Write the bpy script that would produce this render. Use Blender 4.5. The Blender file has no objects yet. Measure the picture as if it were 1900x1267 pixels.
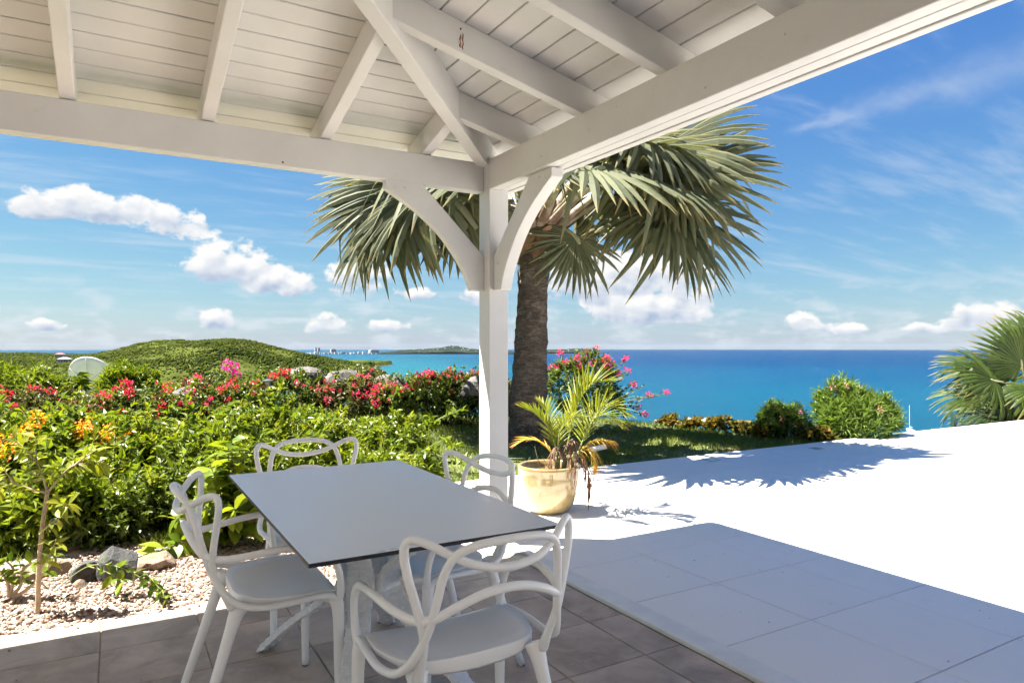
import bpy, math, random
import numpy as np
from mathutils import Vector, Matrix

# ------------------------------------------------------------------ camera
scn = bpy.context.scene
COL = scn.collection
EYE = 1.32
FPX = 1268.0
YAW = math.radians(30.25)
PIT = math.atan(11.0 / FPX)
cam_d = bpy.data.cameras.new('camera')
cam_d.sensor_width = 36.0
cam_d.lens = 36.0 * FPX / 1900.0
cam_d.clip_start = 0.05
cam_d.clip_end = 60000.0
cam = bpy.data.objects.new('camera', cam_d)
cam.location = (0, 0, EYE)
cam.rotation_euler = (math.pi / 2 + PIT, 0, -YAW)
COL.objects.link(cam)
scn.camera = cam

# ------------------------------------------------------------------ world, sun, exposure
SUNV = Vector((-0.48, 0.335, 1.0)).normalized()          # towards the sun
SUN_EL = math.asin(SUNV.z)
SUN_AZ = math.atan2(SUNV.x, SUNV.y)
SKY_STRENGTH = 0.1
EXPOSURE = 2.45
UNIT = 1.0 / (2 ** EXPOSURE * SKY_STRENGTH)               # display white, in sky units
SKY_CURVE = ((1.15, 1.62), (0.92, 1.62), (0.35, 1.12))
CLD, CLM, CLW, CLH, CLC = [tuple(q * UNIT for q in c) for c in ((0.44, 0.54, 0.72), (0.70, 0.76, 0.85), (1.0, 1.0, 0.99), (0.80, 0.86, 0.93), (0.76, 0.83, 0.93))]
sun_d = bpy.data.lights.new('sun', 'SUN')
sun_d.energy = 5.0
sun_d.angle = math.radians(0.53)
sun_d.color = (1.0, 0.955, 0.88)
sun = bpy.data.objects.new('sun', sun_d)
sun.rotation_euler = SUNV.to_track_quat('Z', 'Y').to_euler()
COL.objects.link(sun)
scn.view_settings.view_transform = 'Standard'
scn.view_settings.look = 'None'
scn.view_settings.exposure = EXPOSURE
scn.view_settings.gamma = 1.0
scn.view_settings.use_curve_mapping = False
scn.cycles.use_denoising = True
scn.cycles.use_adaptive_sampling = True
scn.cycles.adaptive_threshold = 0.02
scn.cycles.adaptive_min_samples = 12
scn.cycles.max_bounces = 7
scn.cycles.diffuse_bounces = 4
scn.cycles.glossy_bounces = 3
scn.cycles.transmission_bounces = 4
scn.cycles.sample_clamp_indirect = 8.0

F_ = np.array([math.sin(YAW) * math.cos(PIT), math.cos(YAW) * math.cos(PIT), math.sin(PIT)])
R_ = np.array([math.cos(YAW), -math.sin(YAW), 0.0])
U_ = np.cross(R_, F_)
C_ = np.array([0, 0, EYE])
def ray(px, py): return F_ + R_ * (px - 950) / FPX + U_ * (633.5 - py) / FPX
def at_z(px, py, z=0.0):
    d = ray(px, py); return C_ + d * (z - EYE) / d[2]
def at_d(px, py, dep): return C_ + ray(px, py) * dep
def az_el(px, py):
    d = ray(px, py); d = d / np.linalg.norm(d)
    return math.atan2(d[0], d[1]), math.asin(d[2])

class NT:
    """small helper for node trees"""
    def __init__(self, nt):
        self.nt = nt; self.n = nt.nodes; self.l = nt.links
    def new(self, t, **kw):
        nd = self.n.new(t)
        for k, v in kw.items(): setattr(nd, k, v)
        return nd
    def put(self, sock, v):
        if isinstance(v, bpy.types.NodeSocket): self.l.new(v, sock)
        elif v is not None:
            try: sock.default_value = v
            except Exception: sock.default_value = (*v, 1.0) if len(v) == 3 else v
    def m(self, op, a, b=None, c=None, clamp=False):
        nd = self.new('ShaderNodeMath', operation=op); nd.use_clamp = clamp
        self.put(nd.inputs[0], a)
        if b is not None: self.put(nd.inputs[1], b)
        if c is not None: self.put(nd.inputs[2], c)
        return nd.outputs[0]
    def vm(self, op, a, b=None):
        nd = self.new('ShaderNodeVectorMath', operation=op)
        self.put(nd.inputs[0], a)
        if b is not None: self.put(nd.inputs[1], b)
        return nd.outputs[0]
    def noise(self, vec, scale, detail=4.0, rough=0.55, dist=0.0):
        nd = self.new('ShaderNodeTexNoise')
        if vec is not None: self.l.new(vec, nd.inputs['Vector'])
        nd.inputs['Scale'].default_value = scale; nd.inputs['Detail'].default_value = detail
        nd.inputs['Roughness'].default_value = rough; nd.inputs['Distortion'].default_value = dist
        return nd.outputs['Fac']
    def mix(self, fac, a, b, blend='MIX'):
        nd = self.new('ShaderNodeMix', data_type='RGBA', blend_type=blend)
        self.put(nd.inputs[0], fac); self.put(nd.inputs[6], a); self.put(nd.inputs[7], b)
        return nd.outputs[2]
    def ramp(self, fac, stops):
        nd = self.new('ShaderNodeValToRGB')
        e = nd.color_ramp.elements
        while len(e) < len(stops): e.new(0.5)
        for i, (p, c) in enumerate(stops):
            e[i].position = p; e[i].color = (*c, 1.0) if len(c) == 3 else c
        self.put(nd.inputs[0], fac)
        return nd.outputs[0]
    def maprange(self, v, a, b, c=0.0, d=1.0, smooth=False):
        nd = self.new('ShaderNodeMapRange')
        if smooth: nd.interpolation_type = 'SMOOTHSTEP'
        self.put(nd.inputs[0], v)
        for i, q in enumerate((a, b, c, d)): nd.inputs[i + 1].default_value = q
        return nd.outputs[0]
    def comb(self, x, y, z):
        nd = self.new('ShaderNodeCombineXYZ')
        for i, q in enumerate((x, y, z)): self.put(nd.inputs[i], q)
        return nd.outputs[0]
    def sep(self, v):
        nd = self.new('ShaderNodeSeparateXYZ'); self.put(nd.inputs[0], v)
        return nd.outputs

# ---- sky: clear-air sky with fair weather clouds all round the horizon
world = bpy.data.worlds.new('World'); scn.world = world; world.use_nodes = True
W = NT(world.node_tree); W.n.clear()
sky = W.new('ShaderNodeTexSky', sky_type='NISHITA')
sky.sun_disc = False
sky.sun_elevation = SUN_EL
sky.sun_rotation = SUN_AZ
sky.altitude = 50; sky.air_density = 1.15; sky.dust_density = 0.3; sky.ozone_density = 3.0
tc = W.new('ShaderNodeTexCoord')
DIRV = W.vm('NORMALIZE', tc.outputs['Generated'])
sx, sy, sz = W.sep(DIRV)
AZ = W.m('ARCTAN2', sx, sy)
EL = W.m('ARCSINE', sz)
# cumulus (photo px, py, half width, half height) -> directions
cum = [(148,384,95,36),(62,394,50,20),(308,414,76,34),
       (428,500,100,48),(515,530,52,28),(655,524,62,48),
       (1215,532,108,72),(1082,524,95,48),(1190,586,125,26),
       (405,600,36,22),(602,604,34,22),(722,606,40,14),(76,606,40,13),
       (1490,608,36,24),(1572,614,38,16),(1835,590,66,28),(1735,610,52,14),
       (772,546,36,14),(884,554,26,20)]
blobs = []
for (x, y, w, h) in cum:
    a, e = az_el(x, y); c = math.cos(math.atan((x - 950) / FPX))
    blobs.append((a, e, 1.22 * w / FPX * c * c, 1.22 * h / FPX * c))
rs = random.Random(5)
for i in range(8):                                     # the rest of the horizon carries the same kind of clouds
    a = YAW + math.radians(54 + i * 264 / 8.0 + rs.uniform(-5, 5)); e = rs.uniform(0.03, 0.2)
    a = (a + math.pi) % (2 * math.pi) - math.pi
    blobs.append((a, e, rs.uniform(0.07, 0.15), rs.uniform(0.025, 0.055)))
while len(blobs) % 3: blobs.append((0.0, -1.2, 0.01, 0.01))
def vmad(a, b, c):
    nd = W.new('ShaderNodeVectorMath', operation='MULTIPLY_ADD')
    for i, q in enumerate((a, b, c)): W.put(nd.inputs[i], q)
    return nd.outputs[0]
def vdot(a, b):
    nd = W.new('ShaderNodeVectorMath', operation='DOT_PRODUCT'); W.put(nd.inputs[0], a); W.put(nd.inputs[1], b)
    return nd.outputs['Value']
AZV = W.comb(AZ, AZ, AZ); ELV = W.comb(EL, EL, EL)
fsum = None; hsum = None
for i in range(0, len(blobs), 3):                        # three clouds at a time, one per vector component
    t3 = blobs[i:i + 3]
    u = vmad(AZV, tuple(1 / t[2] for t in t3), tuple(-t[0] / t[2] for t in t3))
    v = vmad(ELV, tuple(1 / t[3] for t in t3), tuple(-t[1] / t[3] for t in t3))
    vb = W.vm('MAXIMUM', v, W.vm('MULTIPLY', v, (-1.6, -1.6, -1.6)))
    r2 = vmad(u, u, W.vm('MULTIPLY', vb, vb))
    gp = W.vm('MAXIMUM', W.vm('SUBTRACT', (1.7, 1.7, 1.7), r2), (0.0, 0.0, 0.0))
    fs = vdot(gp, (1.0, 1.0, 1.0)); hs = vdot(gp, v)
    fsum = fs if fsum is None else W.m('ADD', fsum, fs)
    hsum = hs if hsum is None else W.m('ADD', hsum, hs)
HREL = W.m('DIVIDE', hsum, W.m('ADD', fsum, 0.01))
FM = W.m('MULTIPLY_ADD', W.m('MINIMUM', fsum, 2.3), 1.3, -1.12)
def noise2(vec, scale, detail, rough):
    nd = W.new('ShaderNodeTexNoise', noise_dimensions='2D'); W.l.new(vec, nd.inputs['Vector'])
    nd.inputs['Scale'].default_value = scale; nd.inputs['Detail'].default_value = detail; nd.inputs['Roughness'].default_value = rough
    return nd.outputs['Fac']
SV = W.comb(AZ, W.m('MULTIPLY', EL, 1.35), 0.0)
n1 = noise2(SV, 22.0, 7.0, 0.60)
n1b = noise2(W.vm('ADD', SV, (-0.007, 0.014, 0.0)), 22.0, 2.0, 0.60)
dens = W.m('ADD', FM, W.m('MULTIPLY_ADD', n1, 4.4, -2.25))
calpha = W.maprange(dens, -0.05, 0.7, 0, 1, True)
light = W.m('ADD', W.m('MULTIPLY_ADD', HREL, 0.9, 0.58), W.m('MULTIPLY', W.m('SUBTRACT', n1, n1b), 1.7), clamp=True)
light = W.m('ADD', light, W.maprange(dens, 0.1, 1.3, 0.14, 0.0), clamp=True)
ccol = W.ramp(light, [(0.0, CLD), (0.45, CLM), (1.0, CLW)])
# thin high cloud
inv = W.m('DIVIDE', 1.0, W.m('ADD', W.m('MAXIMUM', sz, 0.0), 0.12))
cxv = W.comb(W.m('MULTIPLY', W.m('MULTIPLY', sx, inv), 0.5), W.m('MULTIPLY', W.m('MULTIPLY', sy, inv), 1.9), 0.0)
ci = noise2(cxv, 1.7, 5.0, 0.62)
calpha2 = W.m('MULTIPLY', W.maprange(ci, 0.44, 0.80, 0.0, 0.42, True), W.maprange(EL, 0.0, 0.1, 0.3, 1.0))
# one long feathered streak
a0, e0 = az_el(1440, 246); a1, e1 = az_el(1900, 112)
dl = math.hypot(a1 - a0, e1 - e0); ca, sa_ = (a1 - a0) / dl, (e1 - e0) / dl
ua = W.m('SUBTRACT', AZ, a0); ue = W.m('SUBTRACT', EL, e0)
tt = W.m('DIVIDE', W.m('MULTIPLY_ADD', ua, ca, W.m('MULTIPLY', ue, sa_)), dl)
dd = W.m('MULTIPLY_ADD', ue, ca, W.m('MULTIPLY', ua, -sa_))
wid = W.m('MULTIPLY_ADD', W.m('MAXIMUM', tt, 0.0), 0.020, 0.004)
q = W.m('DIVIDE', W.m('ADD', dd, W.m('MULTIPLY_ADD', n1, 0.03, -0.015)), wid)
st = W.m('MULTIPLY', W.m('EXPONENT', W.m('MULTIPLY', W.m('MULTIPLY', q, q), -1.0)), W.maprange(tt, 0.0, 0.15, 0, 1, True))
st = W.m('MULTIPLY', st, W.m('MULTIPLY', W.maprange(tt, 1.8, 1.2, 0, 1, True), W.maprange(ci, 0.3, 0.7, 0.12, 0.45)))
calpha2 = W.m('MAXIMUM', calpha2, st)
# soft bank of distant cloud along the horizon
hbm = W.m('MULTIPLY', W.maprange(EL, 0.12, 0.03, 0, 1, True), W.maprange(EL, 0.0, 0.012, 0.35, 1.0, True))
hb = noise2(W.comb(AZ, W.m('MULTIPLY', EL, 2.8), 0.0), 15.0, 4.0, 0.62)
calpha3 = W.m('MULTIPLY', W.maprange(hb, 0.48, 0.70, 0, 0.55, True), hbm)
# tone of the clear air: per-channel curve on the sky texture (deep blue overhead, pale at the horizon)
sc_ = W.new('ShaderNodeSeparateColor'); W.l.new(sky.outputs[0], sc_.inputs[0]); cc_ = W.new('ShaderNodeCombineColor')
for i_, (p_, k_) in enumerate(SKY_CURVE):
    W.l.new(W.m('MULTIPLY', W.m('POWER', sc_.outputs[i_], p_), k_ * 0.06 ** p_ * UNIT), cc_.inputs[i_])
c_ = W.mix(calpha3, cc_.outputs[0], CLH)
c_ = W.mix(calpha2, c_, CLC)
c_ = W.mix(calpha, c_, ccol)
bg = W.new('ShaderNodeBackground'); bg.inputs[1].default_value = SKY_STRENGTH
W.l.new(c_, bg.inputs[0])
world.cycles.sampling_method = 'MANUAL'; world.cycles.sample_map_resolution = 512
wo = W.new('ShaderNodeOutputWorld'); W.l.new(bg.outputs[0], wo.inputs[0])

# ------------------------------------------------------------------ materials
def new_mat(name):
    m = bpy.data.materials.new(name); m.use_nodes = True
    t = NT(m.node_tree); t.n.clear()
    out = t.new('ShaderNodeOutputMaterial'); p = t.new('ShaderNodeBsdfPrincipled')
    t.l.new(p.outputs[0], out.inputs[0])
    return m, t, p, out
def bump(t, p, h, strength=0.3, dist=0.01):
    b = t.new('ShaderNodeBump'); b.inputs['Strength'].default_value = strength; b.inputs['Distance'].default_value = dist
    t.put(b.inputs['Height'], h); t.l.new(b.outputs[0], p.inputs['Normal'])
def simple(name, c, rough=0.5, var=0.08, scale=8.0, bmp=0.0, bscale=60.0, spec=0.5, metal=0.0, coord='Object', stretch=(1, 1, 1), dist=0.004):
    m, t, p, o = new_mat(name)
    tcd = t.new('ShaderNodeTexCoord').outputs[coord]
    v = t.vm('MULTIPLY', tcd, stretch)
    n = t.noise(v, scale, 6.0, 0.6)
    lo = tuple(x * (1 - var) for x in c); hi = tuple(min(1, x * (1 + var)) for x in c)
    t.put(p.inputs['Base Color'], t.mix(t.maprange(n, 0.3, 0.7), lo, hi))
    p.inputs['Roughness'].default_value = rough
    p.inputs['Specular IOR Level'].default_value = spec
    p.inputs['Metallic'].default_value = metal
    if bmp: bump(t, p, t.noise(v, bscale, 5.0, 0.6), bmp, dist)
    return m
def foliage(name, dark, light, tip=None, transl=0.32, rough=0.42, tipcol=None, spec=0.4):
    """leaf material: per-leaf tint from the face attribute rnd, lighter when young, see-through when back-lit"""
    m, t, p, o = new_mat(name)
    r = t.new('ShaderNodeAttribute'); r.attribute_name = 'rnd'
    c = t.mix(r.outputs['Fac'], dark, light)
    if tipcol:
        tp = t.new('ShaderNodeAttribute'); tp.attribute_name = 'tip'
        c = t.mix(t.maprange(tp.outputs['Fac'], tip, 1.0, 0, 1), c, tipcol)
    t.put(p.inputs['Base Color'], c)
    p.inputs['Roughness'].default_value = rough
    p.inputs['Specular IOR Level'].default_value = spec
    tr = t.new('ShaderNodeBsdfTranslucent')
    t.put(tr.inputs[0], t.mix(1.0, c, (1.25, 1.2, 0.55), 'MULTIPLY'))
    mx = t.new('ShaderNodeMixShader'); mx.inputs[0].default_value = transl
    t.l.new(p.outputs[0], mx.inputs[1]); t.l.new(tr.outputs[0], mx.inputs[2]); t.l.new(mx.outputs[0], o.inputs[0])
    return m

def painted_wood():
    m, t, p, o = new_mat('painted_wood')
    tcd = t.new('ShaderNodeTexCoord').outputs['Object']
    n = t.noise(tcd, 2.2, 5.0, 0.6); n2 = t.noise(tcd, 38.0, 4.0, 0.6)
    ge = t.new('ShaderNodeNewGeometry')
    oi = t.new('ShaderNodeObjectInfo')
    c = t.mix(t.maprange(n, 0.35, 0.7), (0.585, 0.575, 0.555), (0.65, 0.643, 0.625))
    c = t.mix(t.m('MULTIPLY', oi.outputs['Random'], 0.25), c, (0.56, 0.545, 0.52))
    spots = t.maprange(t.noise(tcd, 9.0, 3.0, 0.5, 0.6), 0.70, 0.76, 0, 0.22)
    c = t.mix(spots, c, (0.42, 0.33, 0.22))
    t.put(p.inputs['Base Color'], c)
    t.put(p.inputs['Roughness'], t.maprange(n2, 0.3, 0.7, 0.38, 0.55))
    gr = t.noise(t.vm('MULTIPLY', tcd, (1.0, 1.0, 2.6)), 34.0, 7.0, 0.7, 0.9)
    bump(t, p, gr, 0.32, 0.005)
    return m
M = {}
M['wood'] = painted_wood()
M['rust'] = simple('rust_stain', (0.22, 0.08, 0.02), 0.8, 0.4, 60)
M['roof_top'] = simple('roof_shingle', (0.55, 0.53, 0.5), 0.8, 0.2, 12, 0.4, 40)
M['plastic'] = simple('white_plastic', (0.86, 0.855, 0.845), 0.38, 0.03, 5, 0.05, 400, dist=0.001)
M['weave'] = simple('woven_resin', (0.74, 0.75, 0.76), 0.5, 0.06, 30, 0.1, 200)
M['foot'] = simple('black_rubber', (0.02, 0.02, 0.02), 0.6, 0.2)
M['edge'] = simple('black_laminate_core', (0.012, 0.012, 0.016), 0.45, 0.2, 30)
def tabletop():
    m, t, p, o = new_mat('white_laminate')
    tcd = t.new('ShaderNodeTexCoord').outputs['Object']
    n = t.noise(tcd, 3.0, 4.0, 0.6); f = t.noise(tcd, 140.0, 3.0, 0.6)
    t.put(p.inputs['Base Color'], t.mix(n, (0.75, 0.77, 0.80), (0.79, 0.81, 0.84)))
    t.put(p.inputs['Roughness'], t.maprange(n, 0.3, 0.7, 0.27, 0.36))
    bump(t, p, f, 0.04, 0.001)
    return m
M['top'] = tabletop()
def floor_tile():
    m, t, p, o = new_mat('taupe_stone_tile')
    oi = t.new('ShaderNodeObjectInfo')
    ge = t.new('ShaderNodeNewGeometry').outputs['Position']
    off = t.comb(t.m('MULTIPLY', oi.outputs['Random'], 31.0), t.m('MULTIPLY', oi.outputs['Random'], 17.0), 0.0)
    v = t.vm('ADD', ge, off)
    cl = t.noise(v, 3.4, 7.0, 0.62, 0.7); fi = t.noise(v, 26.0, 6.0, 0.65); vein = t.noise(t.vm('MULTIPLY', v, (1.0, 3.0, 1.0)), 5.0, 8.0, 0.7, 1.2)
    c = t.ramp(cl, [(0.34, (0.28, 0.215, 0.165)), (0.5, (0.42, 0.335, 0.265)), (0.66, (0.56, 0.465, 0.38))])
    c = t.mix(t.maprange(vein, 0.56, 0.72, 0, 0.5), c, (0.60, 0.49, 0.40))
    c = t.mix(t.maprange(fi, 0.35, 0.25, 0, 0.35), c, (0.12, 0.09, 0.07))
    c = t.mix(t.maprange(oi.outputs['Random'], 0, 1, 0, 0.3), c, (0.44, 0.345, 0.265))
    t.put(p.inputs['Base Color'], c)
    t.put(p.inputs['Roughness'], t.maprange(cl, 0.3, 0.7, 0.45, 0.65)); p.inputs['Specular IOR Level'].default_value = 0.3
    bump(t, p, t.m('ADD', fi, t.m('MULTIPLY', vein, 0.7)), 0.18, 0.004)
    return m
M['tile'] = floor_tile()
M['grout'] = simple('grout', (0.33, 0.255, 0.195), 0.9, 0.2, 20)
def terrace_tile():
    m, t, p, o = new_mat('white_stone_tile')
    oi = t.new('ShaderNodeObjectInfo'); ge = t.new('ShaderNodeNewGeometry').outputs['Position']
    n = t.noise(ge, 1.3, 6.0, 0.6, 0.5); f = t.noise(ge, 45.0, 6.0, 0.7)
    c = t.mix(n, (0.80, 0.75, 0.68), (0.85, 0.805, 0.74))
    c = t.mix(t.m('MULTIPLY', oi.outputs['Random'], 0.15), c, (0.76, 0.70, 0.62))
    st = t.maprange(t.noise(ge, 6.5, 5.0, 0.65, 1.0), 0.64, 0.74, 0, 0.28)
    c = t.mix(st, c, (0.52, 0.48, 0.42))
    sp = t.maprange(t.noise(ge, 85.0, 2.0, 0.5), 0.73, 0.78, 0, 0.6)
    c = t.mix(sp, c, (0.35, 0.32, 0.28))
    t.put(p.inputs['Base Color'], c)
    p.inputs['Roughness'].default_value = 0.55
    bump(t, p, f, 0.12, 0.002)
    return m
M['terrace'] = terrace_tile()
M['joint'] = simple('dark_joint', (0.20, 0.18, 0.16), 0.9, 0.2, 30)
M['strip'] = simple('white_threshold', (0.72, 0.70, 0.65), 0.5, 0.08, 9, 0.15, 90)
M['plaster'] = simple('white_plaster', (0.60, 0.57, 0.53), 0.8, 0.05, 3, 0.2, 50)
M['glaze'] = None
def glaze():
    m, t, p, o = new_mat('cream_glaze')
    tcd = t.new('ShaderNodeTexCoord').outputs['Object']
    z = t.sep(tcd)[2]
    n = t.noise(tcd, 7.0, 7.0, 0.65, 1.2)
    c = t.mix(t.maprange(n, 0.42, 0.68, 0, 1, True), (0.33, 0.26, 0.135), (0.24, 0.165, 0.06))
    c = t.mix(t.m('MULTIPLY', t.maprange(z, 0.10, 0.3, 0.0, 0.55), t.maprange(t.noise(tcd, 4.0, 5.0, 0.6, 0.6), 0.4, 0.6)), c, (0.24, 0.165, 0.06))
    t.put(p.inputs['Base Color'], c)
    p.inputs['Roughness'].default_value = 0.12
    p.inputs['Coat Weight'].default_value = 0.5
    bump(t, p, t.noise(tcd, 14.0, 3.0, 0.5), 0.10, 0.01)
    return m
M['glaze'] = glaze()
M['soil'] = simple('dark_soil', (0.05, 0.035, 0.025), 0.95, 0.4, 30, 0.6, 60)
M['bark_palm'] = None
def palm_bark():
    m, t, p, o = new_mat('palm_bark')
    tcd = t.new('ShaderNodeTexCoord').outputs['Object']
    rings = t.noise(t.vm('MULTIPLY', tcd, (4.0, 4.0, 15.0)), 1.6, 8.0, 0.68, 1.4)
    fib = t.noise(t.vm('MULTIPLY', tcd, (26.0, 26.0, 7.0)), 1.3, 6.0, 0.7, 0.8)
    big = t.noise(t.vm('MULTIPLY', tcd, (1.0, 1.0, 1.6)), 4.5, 5.0, 0.65, 0.8)
    c = t.ramp(rings, [(0.32, (0.030, 0.022, 0.017)), (0.5, (0.085, 0.064, 0.050)), (0.66, (0.20, 0.16, 0.13))])
    c = t.mix(t.maprange(fib, 0.4, 0.65, 0, 0.45), c, (0.04, 0.029, 0.022))
    c = t.mix(t.maprange(big, 0.52, 0.66, 0, 0.5), c, (0.20, 0.165, 0.135))
    c = t.mix(t.maprange(big, 0.46, 0.34, 0, 0.6), c, (0.045, 0.033, 0.026))
    t.put(p.inputs['Base Color'], c); p.inputs['Roughness'].default_value = 0.92
    bump(t, p, t.m('ADD', t.m('MULTIPLY', rings, 1.2), t.m('MULTIPLY', fib, 0.6)), 0.9, 0.04)
    return m
M['bark_palm'] = palm_bark()
M['stem'] = simple('woody_stem', (0.22, 0.17, 0.12), 0.85, 0.3, 20, 0.4, 60)
M['stem_pale'] = simple('pale_stem', (0.40, 0.30, 0.20), 0.8, 0.25, 25, 0.3, 60)
M['stem_green'] = simple('green_stem', (0.20, 0.22, 0.07), 0.7, 0.3, 25)
def petiole_mat():
    m, t, p, o = new_mat('petiole')
    tcd = t.new('ShaderNodeTexCoord').outputs['Object']
    a = t.new('ShaderNodeAttribute'); a.attribute_name = 'tip'
    n = t.noise(tcd, 9.0, 6.0, 0.65, 0.5)
    c = t.mix(t.maprange(n, 0.35, 0.65), (0.20, 0.21, 0.10), (0.30, 0.29, 0.17))
    b = t.mix(t.maprange(n, 0.4, 0.62), (0.10, 0.052, 0.028), (0.25, 0.20, 0.15))
    t.put(p.inputs['Base Color'], t.mix(t.maprange(a.outputs['Fac'], 0.12, 0.3), b, c))
    p.inputs['Roughness'].default_value = 0.65
    bump(t, p, t.noise(tcd, 30.0, 5.0, 0.6), 0.3, 0.01)
    return m
M['petiole'] = petiole_mat()
M['sheath'] = simple('leaf_sheath', (0.19, 0.105, 0.055), 0.8, 0.5, 6, 0.5, 25, stretch=(1, 1, 0.5), dist=0.02)
M['palm_leaf'] = foliage('silver_palm_leaf', (0.058, 0.070, 0.036), (0.158, 0.165, 0.095), 0.86, 0.30, 0.5, (0.25, 0.19, 0.075), 0.2)
M['fan_leaf'] = foliage('green_fan_leaf', (0.026, 0.048, 0.009), (0.070, 0.096, 0.018), 0.84, 0.34, 0.5, (0.22, 0.17, 0.08), 0.2)
M['areca'] = foliage('areca_leaflet', (0.075, 0.11, 0.008), (0.20, 0.21, 0.012), 0.75, 0.36, 0.5, (0.34, 0.19, 0.03), 0.2)
M['areca_old'] = foliage('yellowed_leaflet', (0.36, 0.26, 0.03), (0.50, 0.30, 0.04), 0.5, 0.3, 0.5, (0.40, 0.14, 0.03))
M['dead'] = foliage('dead_leaflet', (0.09, 0.035, 0.022), (0.20, 0.10, 0.06), transl=0.15, rough=0.8)
M['dead_pale'] = foliage('bleached_leaflet', (0.40, 0.33, 0.25), (0.52, 0.45, 0.36), transl=0.15, rough=0.8)
M['leaf_hedge'] = foliage('bougainvillea_leaf', (0.03, 0.055, 0.012), (0.165, 0.215, 0.035), transl=0.3)
M['leaf_brown'] = foliage('dull_leaf', (0.055, 0.055, 0.02), (0.15, 0.15, 0.04), transl=0.22)
M['leaf_bright'] = foliage('bright_shrub_leaf', (0.04, 0.08, 0.008), (0.20, 0.25, 0.018), transl=0.34)
M['leaf_lime'] = foliage('young_leaf', (0.11, 0.15, 0.010), (0.25, 0.275, 0.018), transl=0.42)
M['leaf_big'] = foliage('broad_leaf', (0.045, 0.09, 0.008), (0.17, 0.22, 0.018), transl=0.4, rough=0.35)
M['leaf_broad'] = foliage('lime_broad_leaf', (0.07, 0.125, 0.008), (0.23, 0.28, 0.02), transl=0.4, rough=0.35)
M['leaf_olean'] = foliage('oleander_leaf', (0.06, 0.11, 0.02), (0.17, 0.25, 0.04), transl=0.28)
M['leaf_grape'] = foliage('sea_grape_leaf', (0.045, 0.09, 0.014), (0.19, 0.115, 0.02), transl=0.36)
M['leaf_grey'] = foliage('grey_shrub_leaf', (0.16, 0.19, 0.12), (0.28, 0.31, 0.22), transl=0.25)
M['fl_pink'] = foliage('magenta_bract', (0.52, 0.012, 0.10), (0.80, 0.05, 0.24), transl=0.4, rough=0.6)
M['fl_red'] = foliage('crimson_bract', (0.50, 0.008, 0.04), (0.72, 0.03, 0.10), transl=0.4, rough=0.6)
M['fl_purple'] = foliage('purple_bract', (0.50, 0.008, 0.30), (0.68, 0.03, 0.45), transl=0.4, rough=0.6)
M['fl_orange'] = foliage('orange_bract', (0.80, 0.26, 0.015), (0.92, 0.45, 0.05), transl=0.4, rough=0.6)
M['fl_white'] = foliage('white_petal', (0.75, 0.74, 0.68), (0.82, 0.81, 0.78), transl=0.3, rough=0.6)
M['fl_rose'] = foliage('rose_petal', (0.72, 0.22, 0.30), (0.82, 0.42, 0.46), transl=0.35, rough=0.6)
M['grass'] = foliage('grass_blade', (0.07, 0.11, 0.016), (0.24, 0.28, 0.045), transl=0.35, rough=0.5)
M['pebble'] = None
def pebble():
    m, t, p, o = new_mat('pale_pebble')
    r = t.new('ShaderNodeAttribute'); r.attribute_name = 'rnd'
    c = t.ramp(r.outputs['Fac'], [(0.0, (0.09, 0.045, 0.026)), (0.16, (0.18, 0.11, 0.075)), (0.4, (0.27, 0.195, 0.15)), (1.0, (0.37, 0.295, 0.245))])
    t.put(p.inputs['Base Color'], c); p.inputs['Roughness'].default_value = 0.75
    return m
M['pebble'] = pebble()
def rock_mat(name, a, b, c3):
    m, t, p, o = new_mat(name)
    tcd = t.new('ShaderNodeTexCoord').outputs['Object']
    n = t.noise(tcd, 6.0, 8.0, 0.65, 0.8)
    t.put(p.inputs['Base Color'], t.ramp(n, [(0.3, a), (0.5, b), (0.72, c3)]))
    p.inputs['Roughness'].default_value = 0.9
    bump(t, p, t.noise(tcd, 22.0, 8.0, 0.7), 0.7, 0.02)
    return m
M['rock_grey'] = rock_mat('grey_rock', (0.022, 0.022, 0.022), (0.052, 0.052, 0.05), (0.105, 0.10, 0.095))
M['rock_tan'] = rock_mat('tan_rock', (0.10, 0.065, 0.042), (0.19, 0.135, 0.09), (0.28, 0.21, 0.15))
M['boulder'] = rock_mat('pale_boulder', (0.055, 0.05, 0.045), (0.11, 0.10, 0.09), (0.17, 0.155, 0.14))
def ground_mat():
    m, t, p, o = new_mat('garden_soil_and_turf')
    ge = t.new('ShaderNodeNewGeometry').outputs['Position']
    x, y, z = t.sep(ge)
    n = t.noise(ge, 1.6, 6.0, 0.6, 0.4); f = t.noise(ge, 30.0, 6.0, 0.7)
    turf = t.mix(f, (0.055, 0.075, 0.02), (0.15, 0.17, 0.045))
    dirt = t.mix(f, (0.17, 0.115, 0.07), (0.33, 0.24, 0.16))
    bare = t.maprange(n, 0.57, 0.66, 0, 0.85, True)
    c = t.mix(bare, turf, dirt)
    grav = t.mix(f, (0.36, 0.27, 0.19), (0.58, 0.48, 0.39))
    gm = t.m('MULTIPLY', t.maprange(t.m('ADD', y, t.m('MULTIPLY_ADD', n, 1.2, -0.6)), 5.6, 5.3, 0, 1), t.maprange(x, 1.6, 1.2, 0, 1))
    c = t.mix(gm, c, grav)
    t.put(p.inputs['Base Color'], c); p.inputs['Roughness'].default_value = 0.95
    bump(t, p, f, 0.6, 0.03)
    return m
M['ground'] = ground_mat()
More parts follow.
